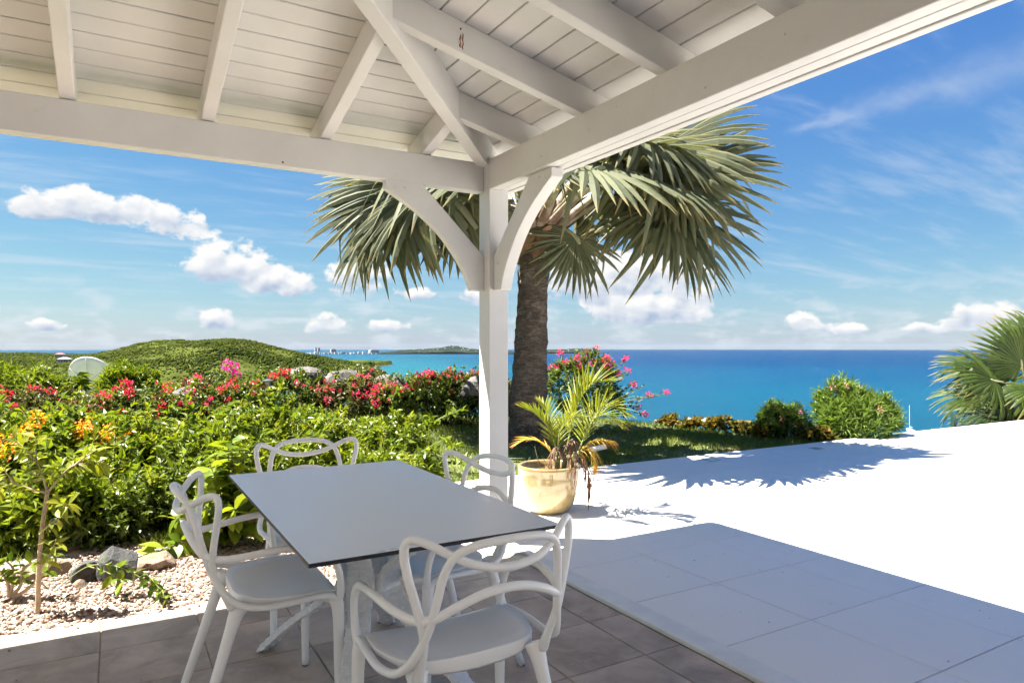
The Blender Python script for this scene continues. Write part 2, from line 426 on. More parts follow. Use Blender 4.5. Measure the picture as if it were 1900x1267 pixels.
def hill_mat():
    m, t, p, o = new_mat('scrub_hillside')
    ge = t.new('ShaderNodeNewGeometry').outputs['Position']
    z = t.sep(ge)[2]
    n = t.noise(ge, 0.012, 8.0, 0.65, 0.4); f = t.noise(ge, 0.09, 6.0, 0.7)
    c = t.mix(t.maprange(n, 0.38, 0.62), (0.030, 0.040, 0.008), (0.072, 0.083, 0.019))
    c = t.mix(t.maprange(f, 0.5, 0.66, 0, 0.8), c, (0.026, 0.038, 0.009))
    rockc = t.mix(f, (0.055, 0.034, 0.024), (0.125, 0.085, 0.06))
    c = t.mix(t.maprange(t.m('ADD', z, t.m('MULTIPLY', f, 4.0)), -44.2, -45.4, 0, 1), c, rockc)
    t.put(p.inputs['Base Color'], c); p.inputs['Roughness'].default_value = 0.95; p.inputs['Specular IOR Level'].default_value = 0.0
    return m
M['hill'] = hill_mat()
M['scrub'] = foliage('scrub_canopy', (0.012, 0.020, 0.005), (0.066, 0.080, 0.014), transl=0.0, rough=0.9, spec=0.0)
def sea_mat():
    m, t, p, o = new_mat('sea_water')
    ge = t.new('ShaderNodeNewGeometry').outputs['Position']
    x, y, z = t.sep(ge)
    r = t.vm('LENGTH', ge)
    nd = t.n[-1] if False else None
    ln = t.new('ShaderNodeVectorMath', operation='LENGTH'); t.l.new(ge, ln.inputs[0]); dist = ln.outputs['Value']
    lg = t.m('LOGARITHM', dist, 10.0)
    big = t.noise(t.vm('MULTIPLY', ge, (1.0, 1.0, 0.0)), 0.0011, 5.0, 0.55, 0.6)
    lg2 = t.m('ADD', lg, t.m('MULTIPLY_ADD', big, 0.55, -0.275))
    c = t.ramp(t.maprange(lg2, 2.3, 4.3), [(0.0, (0.002, 0.038, 0.068)), (0.30, (0.0008, 0.038, 0.077)), (0.42, (0.0005, 0.026, 0.070)), (0.55, (0.0004, 0.015, 0.058)), (1.0, (0.0004, 0.008, 0.043))])
    # shallow bay west of the point, coastal shelf
    lat = t.m('MULTIPLY_ADD', x, float(R_[0]), t.m('MULTIPLY', y, float(R_[1])))
    bay = t.m('MULTIPLY', t.maprange(t.m('ADD', t.m('DIVIDE', lat, dist), t.m('MULTIPLY_ADD', big, 0.24, -0.12)), 0.08, -0.16, 0, 1, True), t.maprange(dist, 5200.0, 1300.0, 0.30, 0.85))
    c = t.mix(bay, c, (0.011, 0.078, 0.094))
    streak = t.noise(t.vm('MULTIPLY', ge, (0.010, 0.018, 0.0)), 1.0, 8.0, 0.7, 0.5)
    c = t.mix(t.maprange(streak, 0.35, 0.7, 0, 0.32), c, (0.003, 0.058, 0.090))
    rip = t.noise(t.vm('MULTIPLY', ge, (0.05, 0.11, 0.0)), 1.0, 6.0, 0.75, 0.3)
    c = t.mix(t.maprange(rip, 0.42, 0.68, 0, 0.55), c, t.mix(1.0, c, (1.6, 1.5, 1.35), 'MULTIPLY'))
    t.put(p.inputs['Base Color'], c)
    p.inputs['Roughness'].default_value = 0.35
    p.inputs['Specular IOR Level'].default_value = 0.03
    wv = t.noise(t.vm('MULTIPLY', ge, (0.16, 0.3, 0.0)), 1.0, 9.0, 0.72, 0.4)
    bump(t, p, wv, 0.9, 2.2)
    return m
M['sea'] = sea_mat()
M['far_land'] = simple('far_wooded_land', (0.016, 0.023, 0.017), 0.95, 0.6, 0.02, coord='Object', spec=0.0)
M['far_cliff'] = simple('pale_cliff', (0.34, 0.29, 0.24), 0.95, 0.3, 0.03)
M['wall_white'] = simple('white_wall', (0.78, 0.77, 0.76), 0.8, 0.06, 0.4)
M['wall_grey'] = simple('grey_wall', (0.46, 0.48, 0.52), 0.8, 0.08, 0.4)
M['wall_cream'] = simple('cream_wall', (0.50, 0.45, 0.38), 0.8, 0.06, 0.4)
M['roof_red'] = simple('red_roof', (0.30, 0.07, 0.05), 0.8, 0.15, 0.6)
M['roof_grey'] = simple('grey_roof', (0.30, 0.30, 0.305), 0.8, 0.1, 0.6)
M['glass'] = simple('dark_window', (0.05, 0.065, 0.08), 0.2, 0.1, 1.0)
M['dish'] = simple('weathered_white_fibreglass', (0.80, 0.78, 0.76), 0.6, 0.12, 3.0, 0.1, 30)
M['dish_metal'] = simple('galvanised_metal', (0.45, 0.45, 0.44), 0.5, 0.15, 8, metal=0.5)
M['black_metal'] = simple('dark_grey_metal', (0.055, 0.058, 0.062), 0.5, 0.15, 8)
M['fence_green'] = simple('green_coated_wire', (0.010, 0.040, 0.027), 0.5, 0.15, 8)
M['lamp_glass'] = simple('frosted_lens', (0.45, 0.50, 0.55), 0.2, 0.1, 8)
M['white_metal'] = simple('white_metal', (0.78, 0.78, 0.76), 0.35, 0.05, 8)
M['sailcloth'] = simple('sail_cover', (0.10, 0.16, 0.30), 0.8, 0.1, 3)

# ------------------------------------------------------------------ mesh helpers
def link(o, parent=None):
    COL.objects.link(o)
    if parent is not None: o.parent = parent
    return o
def empty(name, loc=(0, 0, 0), rz=0.0):
    o = bpy.data.objects.new(name, None); o.location = tuple(float(q) for q in loc); o.rotation_euler = (0, 0, rz)
    o.empty_display_size = 0.1
    return link(o)
def tag(o, label=None, cat=None, group=None, kind=None):
    if label: o['label'] = label
    if cat: o['category'] = cat
    if group: o['group'] = group
    if kind: o['kind'] = kind
    return o
class MB:
    """collects numpy pieces into one mesh"""
    def __init__(self): self.v = []; self.f = []; self.rnd = []; self.tip = []; self.n = 0
    def add(self, v, f, rnd=None, tip=None):
        v = np.asarray(v, float).reshape(-1, 3)
        self.v.append(v)
        self.f.extend([tuple(int(i) + self.n for i in q) for q in f])
        self.rnd.extend([0.5] * len(f) if rnd is None else (list(rnd) if hasattr(rnd, '__len__') else [rnd] * len(f)))
        self.tip.append(np.zeros(len(v)) if tip is None else np.asarray(tip, float))
        self.n += len(v)
    def box(self, x0, x1, y0, y1, z0, z1):
        v = [(x0,y0,z0),(x1,y0,z0),(x1,y1,z0),(x0,y1,z0),(x0,y0,z1),(x1,y0,z1),(x1,y1,z1),(x0,y1,z1)]
        self.add(v, [(0,3,2,1),(4,5,6,7),(0,1,5,4),(1,2,6,5),(2,3,7,6),(3,0,4,7)])
    def mesh(self, name, smooth=False):
        me = bpy.data.meshes.new(name)
        v = np.concatenate(self.v) if self.v else np.zeros((0, 3))
        ln = np.array([len(q) for q in self.f], np.int32)
        fl = np.fromiter((i for q in self.f for i in q), np.int32, int(ln.sum()))
        me.vertices.add(len(v)); me.vertices.foreach_set('co', v.ravel())
        me.loops.add(len(fl)); me.loops.foreach_set('vertex_index', fl)
        me.polygons.add(len(ln))
        st = np.zeros(len(ln), np.int32); st[1:] = np.cumsum(ln)[:-1]
        me.polygons.foreach_set('loop_start', st); me.polygons.foreach_set('loop_total', ln)
        me.polygons.foreach_set('use_smooth', np.full(len(ln), bool(smooth)))
        a = me.attributes.new('rnd', 'FLOAT', 'FACE'); a.data.foreach_set('value', np.asarray(self.rnd, np.float32))
        b = me.attributes.new('tip', 'FLOAT', 'POINT'); b.data.foreach_set('value', np.concatenate(self.tip).astype(np.float32))
        me.update(calc_edges=True); me.validate()
        return me
    def build(self, name, mat, parent=None, smooth=False, bevel=0.0, seg=2):
        me = self.mesh(name, smooth); me.materials.append(M[mat] if isinstance(mat, str) else mat)
        o = bpy.data.objects.new(name, me); link(o, parent)
        if bevel:
            b = o.modifiers.new('bevel', 'BEVEL'); b.width = bevel; b.segments = seg; b.limit_method = 'ANGLE'
        return o
def spline(pts, n):
    """Catmull-Rom through pts"""
    P = np.asarray(pts, float); m = len(P)
    P2 = np.vstack([2 * P[0] - P[1], P, 2 * P[-1] - P[-2]])
    out = []
    for i in range(m - 1):
        p0, p1, p2, p3 = P2[i], P2[i + 1], P2[i + 2], P2[i + 3]
        for k in range(n):
            t = k / n
            out.append(0.5 * ((2 * p1) + (-p0 + p2) * t + (2 * p0 - 5 * p1 + 4 * p2 - p3) * t * t + (-p0 + 3 * p1 - 3 * p2 + p3) * t ** 3))
    out.append(P[-1])
    return np.array(out)
def tube(mb, pts, rad, seg=8, cap=True, rnd=None, tip=None, flat=1.0, up=(0, 0, 1)):
    P = np.asarray(pts, float); n = len(P)
    rad = np.full(n, rad, float) if np.isscalar(rad) else np.asarray(rad, float)
    T = np.gradient(P, axis=0); T /= (np.linalg.norm(T, axis=1)[:, None] + 1e-12)
    ref = np.array(up, float)
    if abs(T[0] @ ref) > 0.9: ref = np.array([1.0, 0, 0])
    A = np.cross(T[0], ref); A /= np.linalg.norm(A)
    V = []
    for i in range(n):
        A = A - T[i] * (A @ T[i]); A /= (np.linalg.norm(A) + 1e-12)
        B = np.cross(T[i], A)
        for k in range(seg):
            th = 2 * math.pi * k / seg
            V.append(P[i] + rad[i] * (math.cos(th) * A + flat * math.sin(th) * B))
    Fs = []
    for i in range(n - 1):
        for k in range(seg):
            a = i * seg + k; b = i * seg + (k + 1) % seg
            Fs.append((a, b, b + seg, a + seg))
    if cap:
        Fs.append(tuple(range(seg - 1, -1, -1))); Fs.append(tuple((n - 1) * seg + k for k in range(seg)))
    tp = None
    if tip is not None: tp = np.repeat(np.asarray(tip, float), seg)
    mb.add(V, Fs, rnd, tp)
def lathe(mb, prof, seg=32, center=(0, 0, 0)):
    V = []; c = np.array(center)
    for r, z in prof:
        for k in range(seg):
            th = 2 * math.pi * k / seg; V.append((c[0] + r * math.cos(th), c[1] + r * math.sin(th), c[2] + z))
    Fs = []
    for i in range(len(prof) - 1):
        for k in range(seg):
            a = i * seg + k; b = i * seg + (k + 1) % seg; Fs.append((a, b, b + seg, a + seg))
    Fs.append(tuple(range(seg - 1, -1, -1))); n = len(prof)
    Fs.append(tuple((n - 1) * seg + k for k in range(seg)))
    mb.add(V, Fs)
def unit(v): v = np.asarray(v, float); return v / (np.linalg.norm(v) + 1e-12)
def copy_tree(o, parent=None):
    c = o.copy(); COL.objects.link(c); c.parent = parent
    for ch in list(o.children): copy_tree(ch, c)
    return c
# value noise
def vnoise(x, y, seed=0):
    x = np.asarray(x, float); y = np.asarray(y, float)
    xi = np.floor(x).astype(np.int64); yi = np.floor(y).astype(np.int64); fx = x - xi; fy = y - yi
    fx = fx * fx * (3 - 2 * fx); fy = fy * fy * (3 - 2 * fy)
    def h(a, b):
        q = (a * 374761393 + b * 668265263 + seed * 974711) & 0x7fffffff
        q = ((q ^ (q >> 13)) * 1274126177) & 0x7fffffff
        return ((q ^ (q >> 16)) & 0xffff) / 65535.0
    return (h(xi, yi) * (1 - fx) + h(xi + 1, yi) * fx) * (1 - fy) + (h(xi, yi + 1) * (1 - fx) + h(xi + 1, yi + 1) * fx) * fy
def fbm(x, y, seed=0, oct=4):
    s = 0; a = 0.5
    for i in range(oct): s = s + a * vnoise(x, y, seed + i); x = x * 2.03; y = y * 2.03; a *= 0.5
    return s
def sstep(a, b, x): t = np.clip((np.asarray(x, float) - a) / (b - a), 0, 1); return t * t * (3 - 2 * t)

def wpart(mb, name, mat, parent, smooth=False, bevel=0.0, seg=2):
    """a part whose mesh is given in world coordinates under an unrotated empty (or a part of one)"""
    o = mb.build(name, mat, parent, smooth, bevel, seg)
    if parent is not None and parent.type == 'EMPTY': o.location = -parent.location
    return o

# ================================================================== GROUND, SEA, HILLS
RIDGE = np.array([(-60, 17.0), (-8, 17.5), (-3, 17.5), (0, 16.5), (2.5, 14.5), (4.5, 13.2), (6.0, 12.2), (7.2, 10.6), (7.9, 8.9), (8.6, 7.5), (9.3, 6.6), (10.5, 6.2), (40, 6.15)], float)
def garden_z(x, y):
    x = np.asarray(x, float); y = np.asarray(y, float)
    rise = 0.21 * sstep(6.2, 8.6, y) * sstep(8.6, 6.2, x) * sstep(-1.0, 3.0, x) * (1 - 0.95 * sstep(8.8, 10.4, y) * sstep(4.5, 5.8, x)) + 0.10 * sstep(6.5, 9.0, y) * sstep(1.0, -1.0, x)
    z = -0.045 + rise + 0.03 * (fbm(x * 0.9, y * 0.9, 3) - 0.5) * sstep(3.9, 5.0, y)
    e = y - np.interp(x, RIDGE[:, 0], RIDGE[:, 1])
    return z - np.where(e > 0, 0.55 * e * e / (e + 1.2), 0.0)
xs = np.linspace(-16, 17, 133); ys = np.concatenate([np.linspace(3.0, 10, 71), np.linspace(10.2, 24, 48)])
GX, GY = np.meshgrid(xs, ys)
GZ = garden_z(GX, GY)
GZ = np.where((GX > 1.9) & (GY < 6.05), -0.25, GZ)       # below the paved terrace
GZ = np.where((GX <= 1.9) & (GY < 3.8), -0.25, GZ)
def grid_faces(nx, ny): return [(j * nx + i, j * nx + i + 1, (j + 1) * nx + i + 1, (j + 1) * nx + i) for j in range(ny - 1) for i in range(nx - 1)]
g = MB(); g.add(np.stack([GX, GY, GZ], -1).reshape(-1, 3), grid_faces(len(xs), len(ys)))
tag(g.build('garden_ground', 'ground', smooth=True), kind='structure')

SEA_Z = EYE - 50.0
def cam_ll(lat, dep):
    """lateral / depth in front of the camera -> world x, y"""
    fw = np.array([math.sin(YAW), math.cos(YAW)]); rt = np.array([math.cos(YAW), -math.sin(YAW)])
    return lat * rt[0] + dep * fw[0], lat * rt[1] + dep * fw[1]
def hill_h(lat, dep):
    """terrain height (z) of the valley, the green headland and the hillside to its west"""
    lat = np.asarray(lat, float); dep = np.asarray(dep, float)
    # profile of the headland crest by lateral position at ~1000 m
    pxs = np.array([-60, 60, 120, 150, 200, 230, 260, 290, 330, 360, 400, 430, 470, 510, 540, 570, 600, 640, 680, 700, 715, 724, 760], float)
    H = np.array([-30, -24, -17, -12, -5.5, 0.5, 6.5, 11.2, 12.0, 9.8, 13.0, 13.8, 9.0, 1.2, -4.4, -9, -13, -19.5, -26, -30, -36, -46, -62], float)
    L = (pxs - 950) / FPX * 1010
    la = lat / np.maximum(dep, 1.0) * 1010.0
    crest = np.interp(la, L, H)
    mid = 1010 + 0.10 * (lat + 400)
    wdt = np.interp(la, [-900, -500, -300, -180], [300, 300, 230, 130])
    bell = np.clip(1 - np.abs((dep - mid) / wdt) ** 1.7, 0, 1)
    floor = -36.0 - 5.0 * sstep(-420, -200, lat) - 10 * sstep(-330, -190, lat) * sstep(600, 800, dep) - 14 * sstep(-240, -60, lat)
    floor = floor - 20 * sstep(-1.05, -0.10, lat / np.maximum(dep, 1) * 2.0)
    z = floor + (crest - floor) * bell ** 0.75
    # far hillside to the west, lower and darker
    L2 = np.array([-1500, -1250, -1050, -900, -800, -650, -500], float); H2 = np.array([-6, -9, -12, -14.5, -17, -22, -38], float)
    c2 = np.interp(lat * 1400.0 / np.maximum(dep, 600), L2, H2)
    b2 = np.clip(1 - np.abs((dep - 1450) / 520) ** 2, 0, 1)
    z2 = -37 + (c2 + 37) * b2 ** 0.7
    z = np.maximum(z, np.where(lat < -350, z2, -80))
    z = z + 5.0 * (fbm(lat / 60.0, dep / 60.0, 11) - 0.47) * sstep(250, 700, dep) * sstep(-55, -25, z)
    return z
azs = np.radians(np.linspace(-47, 20, 300)); rr = np.concatenate([np.linspace(20, 420, 50), np.linspace(430, 2000, 190)])
AA, RR = np.meshgrid(azs, rr)
LAT = np.tan(AA) * RR; DEP = RR * 1.0
HZ = hill_h(LAT, DEP)
near = -0.30 * (RR - 18) - 1.5
HZ = np.where(RR < 150, np.maximum(np.minimum(near, 0), HZ), HZ)
HZ = np.where(LAT > -0.02 * DEP, np.minimum(HZ, np.maximum(near * 1.4, SEA_Z - 6)), HZ)
HX, HY = cam_ll(LAT, DEP)
g = MB(); g.add(np.stack([HX, HY, HZ], -1).reshape(-1, 3), grid_faces(len(azs), len(rr)))
tag(g.build('hillside', 'hill', smooth=True), kind='structure')

# ---- scrub and small trees covering the hills, one mass
ico_v = []; ph = (1 + 5 ** 0.5) / 2
for a in (-1, 1):
    for b in (-ph, ph): ico_v += [(0, a, b), (a, b, 0), (b, 0, a)]
ico_v = np.array(ico_v, float); ico_v /= np.linalg.norm(ico_v[0])
from itertools import combinations
ico_f = []
for c3 in combinations(range(12), 3):
    p = ico_v[list(c3)]
    if all(abs(np.linalg.norm(p[i] - p[j]) - 1.0515) < 0.01 for i, j in ((0, 1), (0, 2), (1, 2))):
        nrm = np.cross(p[1] - p[0], p[2] - p[0]); ico_f.append(c3 if nrm @ p[0] > 0 else (c3[0], c3[2], c3[1]))
ico_f = np.array(ico_f)
def lumps(centers, radii, rng, sq=0.8, jit=0.22):
    """many small uneven lumps as one array mesh"""
    n = len(centers)
    V = ico_v[None] * (1 + rng.uniform(-jit, jit, (n, 12, 1)))
    ang = rng.uniform(0, 6.28, n); ca, sa = np.cos(ang)[:, None], np.sin(ang)[:, None]
    x = V[..., 0] * ca - V[..., 1] * sa; y = V[..., 0] * sa + V[..., 1] * ca
    V = np.stack([x, y, V[..., 2] * sq], -1) * radii[:, None, None] + centers[:, None, :]
    Fc = (ico_f[None] + (np.arange(n) * 12)[:, None, None]).reshape(-1, 3)
    return V.reshape(-1, 3), Fc
def array_obj(name, V, Fc, mat, rnd, parent=None, smooth=False, tip=None):
    me = bpy.data.meshes.new(name); k = Fc.shape[1]
    me.vertices.add(len(V)); me.vertices.foreach_set('co', np.ascontiguousarray(V, np.float32).ravel())
    me.loops.add(Fc.size); me.loops.foreach_set('vertex_index', np.ascontiguousarray(Fc, np.int32).ravel())
    me.polygons.add(len(Fc)); me.polygons.foreach_set('loop_start', np.arange(len(Fc), dtype=np.int32) * k)
    me.polygons.foreach_set('loop_total', np.full(len(Fc), k, np.int32))
    me.polygons.foreach_set('use_smooth', np.full(len(Fc), bool(smooth)))
    a = me.attributes.new('rnd', 'FLOAT', 'FACE'); a.data.foreach_set('value', np.asarray(rnd, np.float32))
    if tip is not None:
        b = me.attributes.new('tip', 'FLOAT', 'POINT'); b.data.foreach_set('value', np.asarray(tip, np.float32))
    me.update(calc_edges=True)
    me.materials.append(M[mat]); o = bpy.data.objects.new(name, me)
    return link(o, parent)
rng = np.random.default_rng(21)
n = 90000
dep = rng.uniform(420, 1750, n); az = rng.uniform(-0.82, -0.12, n); lat = az * dep
z = hill_h(lat, dep)
patch = fbm(lat / 45.0, dep / 45.0, 31)
ok = (z > -43.5) & (rng.uniform(0, 1, n) < 0.25 + 1.3 * sstep(0.32, 0.62, patch))
lat, dep, z, patch = lat[ok], dep[ok], z[ok], patch[ok]
x, y = cam_ll(lat, dep)
rad = rng.uniform(0.7, 1.7, len(x)) * (0.75 + 0.6 * sstep(0.35, 0.7, patch)) * (0.8 + dep / 2500)
V, Fc = lumps(np.stack([x, y, z + rad * 0.35], -1), rad, rng, 0.85)
shade = np.clip(0.85 - 1.5 * (patch - 0.35) + rng.uniform(-0.16, 0.16, len(x)), 0, 1)
o = array_obj('scrub', V, Fc, 'scrub', np.repeat(shade, 20))
tag(o, 'green scrub and low trees covering the headland hills', 'scrub', kind='stuff')
# mid-slope greenery just past the garden edge
n = 5000
dep = rng.uniform(22, 420, n) ** 1.0; az = rng.uniform(-0.80, 0.02, n); lat = az * dep
zz = np.where(dep < 150, np.maximum(np.minimum(-0.30 * (dep - 18) - 1.5, 0), hill_h(lat, dep)), hill_h(lat, dep))
ok = zz > -44; lat, dep, zz = lat[ok], dep[ok], zz[ok]
x, y = cam_ll(lat, dep); rad = rng.uniform(0.5, 1.6, len(x))
V, Fc = lumps(np.stack([x, y, zz + 0.1], -1), rad, rng, 0.8)
o = array_obj('slope_scrub', V, Fc, 'scrub', np.repeat(rng.uniform(0.2, 1, len(x)), 20))
tag(o, 'green scrub on the slope between garden and valley', 'scrub', kind='stuff')

# ---- sea
azs = np.radians(np.linspace(-75, 75, 61)); rr = np.geomspace(60, 16000, 60)
AA, RR = np.meshgrid(azs, rr); SX, SY = cam_ll(np.sin(AA) * RR, np.cos(AA) * RR)
g = MB(); g.add(np.stack([SX, SY, np.full_like(SX, SEA_Z)], -1).reshape(-1, 3), grid_faces(len(azs), len(rr)))
tag(g.build('sea', 'sea', smooth=True), kind='structure')

# ---- far coast across the bay
FAR = 5250.0
def far_land(name, prof, dep0, dep1, mat, seed):
    """prof: (px, top py) of the skyline at the photo; a long low landmass with real depth"""
    prof = np.array(prof, float); us = np.linspace(prof[0, 0], prof[-1, 0], 160); vs = np.linspace(0, 1, 22)
    top = np.interp(us, prof[:, 0], prof[:, 1])
    V = []
    for v in vs:
        d = dep0 + (dep1 - dep0) * v
        dm = dep0 + (dep1 - dep0) * 0.45
        b = np.clip(1 - np.abs((v - 0.45) / 0.55) ** 1.8, 0, 1)
        lat = (us - 950) / FPX * (dm + (d - dm) * 0.6)
        h = (644.6 - top) / FPX * dm + EYE - SEA_Z
        h = np.maximum(h, 1.0) * b ** 1.1 + 9.0 * (fbm(us / 7.0, np.full_like(us, v * 9), seed) - 0.5) * b * sstep(4, 25, h)
        x, y = cam_ll(lat, d); V.append(np.stack([x, y, SEA_Z - 1.0 + h + 0.6], -1))
    g = MB(); g.add(np.array(V).reshape(-1, 3), grid_faces(len(us), len(vs)))
    return tag(g.build(name, mat, smooth=True), kind='structure')
COAST = [(535, 657), (560, 655.5), (620, 655), (700, 654.5), (725, 652), (745, 649.5), (775, 648), (800, 646.5), (820, 645), (836, 641.2), (850, 641.8), (865, 645.5), (885, 648), (905, 649), (930, 650), (948, 651.5), (985, 653), (1010, 656), (1030, 658)]
HEADL = [(930, 657), (950, 652), (975, 649), (1000, 647.5), (1020, 648.5), (1045, 648), (1070, 646.5), (1088, 647.5), (1100, 651), (1112, 656), (1118, 658)]
far_land('far_coast', COAST, 5150, 6100, 'far_land', 5)
far_land('far_headland', HEADL, 5700, 6400, 'far_land', 9)

def block(root, name, mat, x0, x1, y0, y1, z0, z1):
    g = MB(); g.box(x0, x1, y0, y1, z0, z1); return g.build(name, mat, root)
def far_building(name, label, cat, px, w_px, base_py, top_py, dep, mat, group=None, roof=None, floors=0, twin=False):
    c = at_d(px, base_py, dep); w = w_px / FPX * dep; h = (base_py - top_py) / FPX * dep
    root = empty(name, c, -YAW + 0.55); tag(root, label, cat, group)
    dp = max(w * 0.5, 8)
    block(root, 'wall', mat, -w / 2, w / 2, 0, dp, -12, h)
    if roof == 'hip':
        g = MB(); e = w * 0.06
        g.add([(-w/2-e, -e, h), (w/2+e, -e, h), (w/2+e, dp+e, h), (-w/2-e, dp+e, h), (-w*0.2, dp/2, h+w*0.26), (w*0.2, dp/2, h+w*0.26)], [(0,1,5,4),(1,2,5),(2,3,4,5),(3,0,4),(0,3,2,1)])
        g.build('roof', 'roof_red', root)
    elif roof == 'flat':
        block(root, 'roof', 'roof_grey', -w*0.3, w*0.25, dp*0.2, dp*0.8, h, h + 4)
    if floors:
        for k in range(floors):
            z = h * (k + 0.35) / floors
            block(root, 'window', 'glass', -w * 0.44, w * 0.44, -0.4, 0.2, z, z + h / floors * 0.42)
    return root
far_building('tower_block', 'taller grey tower block of the pair on the far shore', 'tower', 586.5, 4, 656.5, 644.8, 5400, 'wall_grey', floors=8)
far_building('tower_block', 'second grey tower block standing close beside the first on the far shore', 'tower', 591.8, 4, 656.5, 645.2, 5380, 'wall_grey', floors=8)
far_building('hotel_block', 'mid-rise grey hotel block between the towers and the long hotel', 'building', 619, 10, 656.5, 648.2, 5350, 'wall_grey', roof='flat', floors=4)
far_building('hotel_block', 'wide grey beach hotel with stepped roof near the wooded hill', 'building', 695, 17, 657.0, 649.3, 5200, 'wall_grey', roof='flat', floors=4)
rs = random.Random(3)
for i in range(26):
    px = 574 + i * 5.0 + rs.uniform(-2, 2)
    far_building('shore_building', 'small white building in the town along the far shore', 'building', px, rs.uniform(3.0, 7.0), 658.2, 655.4 - rs.uniform(0, 3.2) * (1 if px < 690 else 0.3), 5150 - rs.uniform(0, 30), rs.choice(['wall_white', 'wall_white', 'wall_cream', 'wall_grey']), 'white shore buildings')
for i in range(30):
    px = rs.choice([rs.uniform(755, 888), rs.uniform(800, 885), rs.uniform(960, 1080)])
    dep = 5420 if px < 900 else 5900
    top = np.interp(px, [755, 836, 888, 960, 1080], [650, 645, 650, 651, 649.5])
    py = rs.uniform(top + 1.0, 654.5)
    d0_, d1_, P_ = (5150, 6100, COAST) if px < 900 else (5700, 6400, HEADL)
    v_ = rs.uniform(0.10, 0.38); dep = d0_ + (d1_ - d0_) * v_; dm = d0_ + (d1_ - d0_) * 0.45
    hh = (644.6 - np.interp(px, [q[0] for q in P_], [q[1] for q in P_])) / FPX * dm + EYE - SEA_Z
    zz = SEA_Z - 0.4 + max(hh, 1.0) * max(0.0, 1 - abs((v_ - 0.45) / 0.55) ** 1.8) ** 1.1; py = 644.6 - (zz - EYE) / FPX * 0 - (zz - EYE) * FPX / dep
    far_building('hill_house', 'tiny white house on the wooded hill across the bay', 'house', px, rs.uniform(1.0, 2.2), py + 0.3, py - 0.7, dep, 'wall_cream', 'white houses on the far hill')
# houses on the western hillside
def ground_hit(px, py, d0=150.0, d1=1900.0):
    """first place where the line of sight through a pixel meets the hillside"""
    d = np.linspace(d0, d1, 3000); lat = (px - 950) / FPX * d; zr = EYE + (644.5 - py) / FPX * d
    hit = np.nonzero(hill_h(lat, d) + 1.5 >= zr)[0]
    return float(d[hit[0]]) if len(hit) else None
def villa(name, label, px, py, w_px, dep, roofmat, wallmat, wings=1, group=None):
    dh = ground_hit(px, py)
    if dh is not None: dep = dh
    w = w_px / FPX * dep
    lat = (px - 950) / FPX * dep; x, y = cam_ll(lat, dep); z = EYE + (644.5 - py) / FPX * dep
    root = empty(name, (x, y, z), -YAW + 0.2); tag(root, label, 'house', group)
    h = w * 0.34
    block(root, 'wall', wallmat, -w/2, w/2, 0, w*0.5, -7, h)
    g = MB(); e = w * 0.05
    g.add([(-w/2-e, -e, h), (w/2+e, -e, h), (w/2+e, w*0.5+e, h), (-w/2-e, w*0.5+e, h), (-w*0.22, w*0.25, h+w*0.17), (w*0.22, w*0.25, h+w*0.17)], [(0,1,5,4),(1,2,5),(2,3,4,5),(3,0,4),(0,3,2,1)])
    g.build('roof', roofmat, root)
    for k in range(4):
        block(root, 'window', 'glass', -w*0.42 + k*w*0.22, -w*0.42 + k*w*0.22 + w*0.13, -0.25, 0.1, h*0.25, h*0.75)
    if wings > 1:
        block(root, 'wing', wallmat, w*0.45, w*1.35, 0.5, w*0.5, -7, h*0.55)
        block(root, 'wing_roof', 'roof_grey', w*0.47, w*1.4, 0.2, w*0.55, h*0.55+0.02, h*0.75)
        for k in range(3): block(root, 'window', 'glass', w*0.55 + k*w*0.25, w*0.55 + k*w*0.25 + w*0.14, 0.2, 0.6, h*0.1, h*0.42)
    return root
villa('villa', 'cream villa with red hipped roof on the saddle of the hills', 110, 662.5, 15, 1400, 'roof_red', 'wall_cream', 2)
villa('villa', 'white two-storey house with pale roof on the western hillside', 72, 687, 18, 950, 'roof_grey', 'wall_white', 1)
villa('villa', 'low grey house half hidden below the red-roofed villa', 118, 673, 20, 1150, 'roof_grey', 'wall_cream', 1)
villa('villa', 'tiny white house right of the pale-roofed two-storey house', 91, 684.5, 5, 960, 'wall_white', 'wall_white', 1)
villa('villa', 'pale blue-roofed house in the valley below the green hill', 255, 711, 11, 520, 'roof_grey', 'wall_white', 1)
villa('villa', 'white house low in the valley beside the hill track', 352, 711, 10, 560, 'wall_white', 'wall_white', 1)
villa('villa', 'flat white roof among the valley trees near the boulders', 520, 706, 9, 600, 'wall_white', 'wall_white', 1)

# ---- sailing boat at anchor
bp = at_d(1688.5, 801, 407); bp[2] = SEA_Z
boat = empty('sailing_boat', bp, -YAW + 1.35); tag(boat, 'small white sailing yacht anchored with sails down', 'boat')
g = MB(); V = []
secs = [(-5.0, 1.25, 1.0), (-3, 1.6, 1.05), (0, 1.75, 1.1), (3, 1.2, 1.25), (5.2, 0.08, 1.45)]
for (x, hw, top) in secs: V += [(x, -hw, top), (x, -hw * 0.75, -0.2), (x, 0, -0.6), (x, hw * 0.75, -0.2), (x, hw, top)]
Fs = []
for i in range(4):
    for k in range(4): a = i * 5 + k; Fs.append((a, a + 1, a + 6, a + 5))
    Fs.append((i * 5 + 4, i * 5, i * 5 + 5, i * 5 + 9))
Fs.append((0, 1, 2, 3, 4)); g.add(V, Fs); g.build('hull', 'white_metal', boat)
g = MB(); g.box(-2.4, 1.8, -0.9, 0.9, 1.05, 1.75); g.build('cabin', 'wall_white', boat, bevel=0.15)
g = MB(); tube(g, [(0.8, 0, 1.0), (0.8, 0, 15.5)], 0.11, 8); g.build('mast', 'white_metal', boat)
g = MB(); tube(g, [(0.7, 0, 2.7), (-4.2, 0, 2.8)], [0.12, 0.10], 8); bo = g.build('boom', 'white_metal', boat)
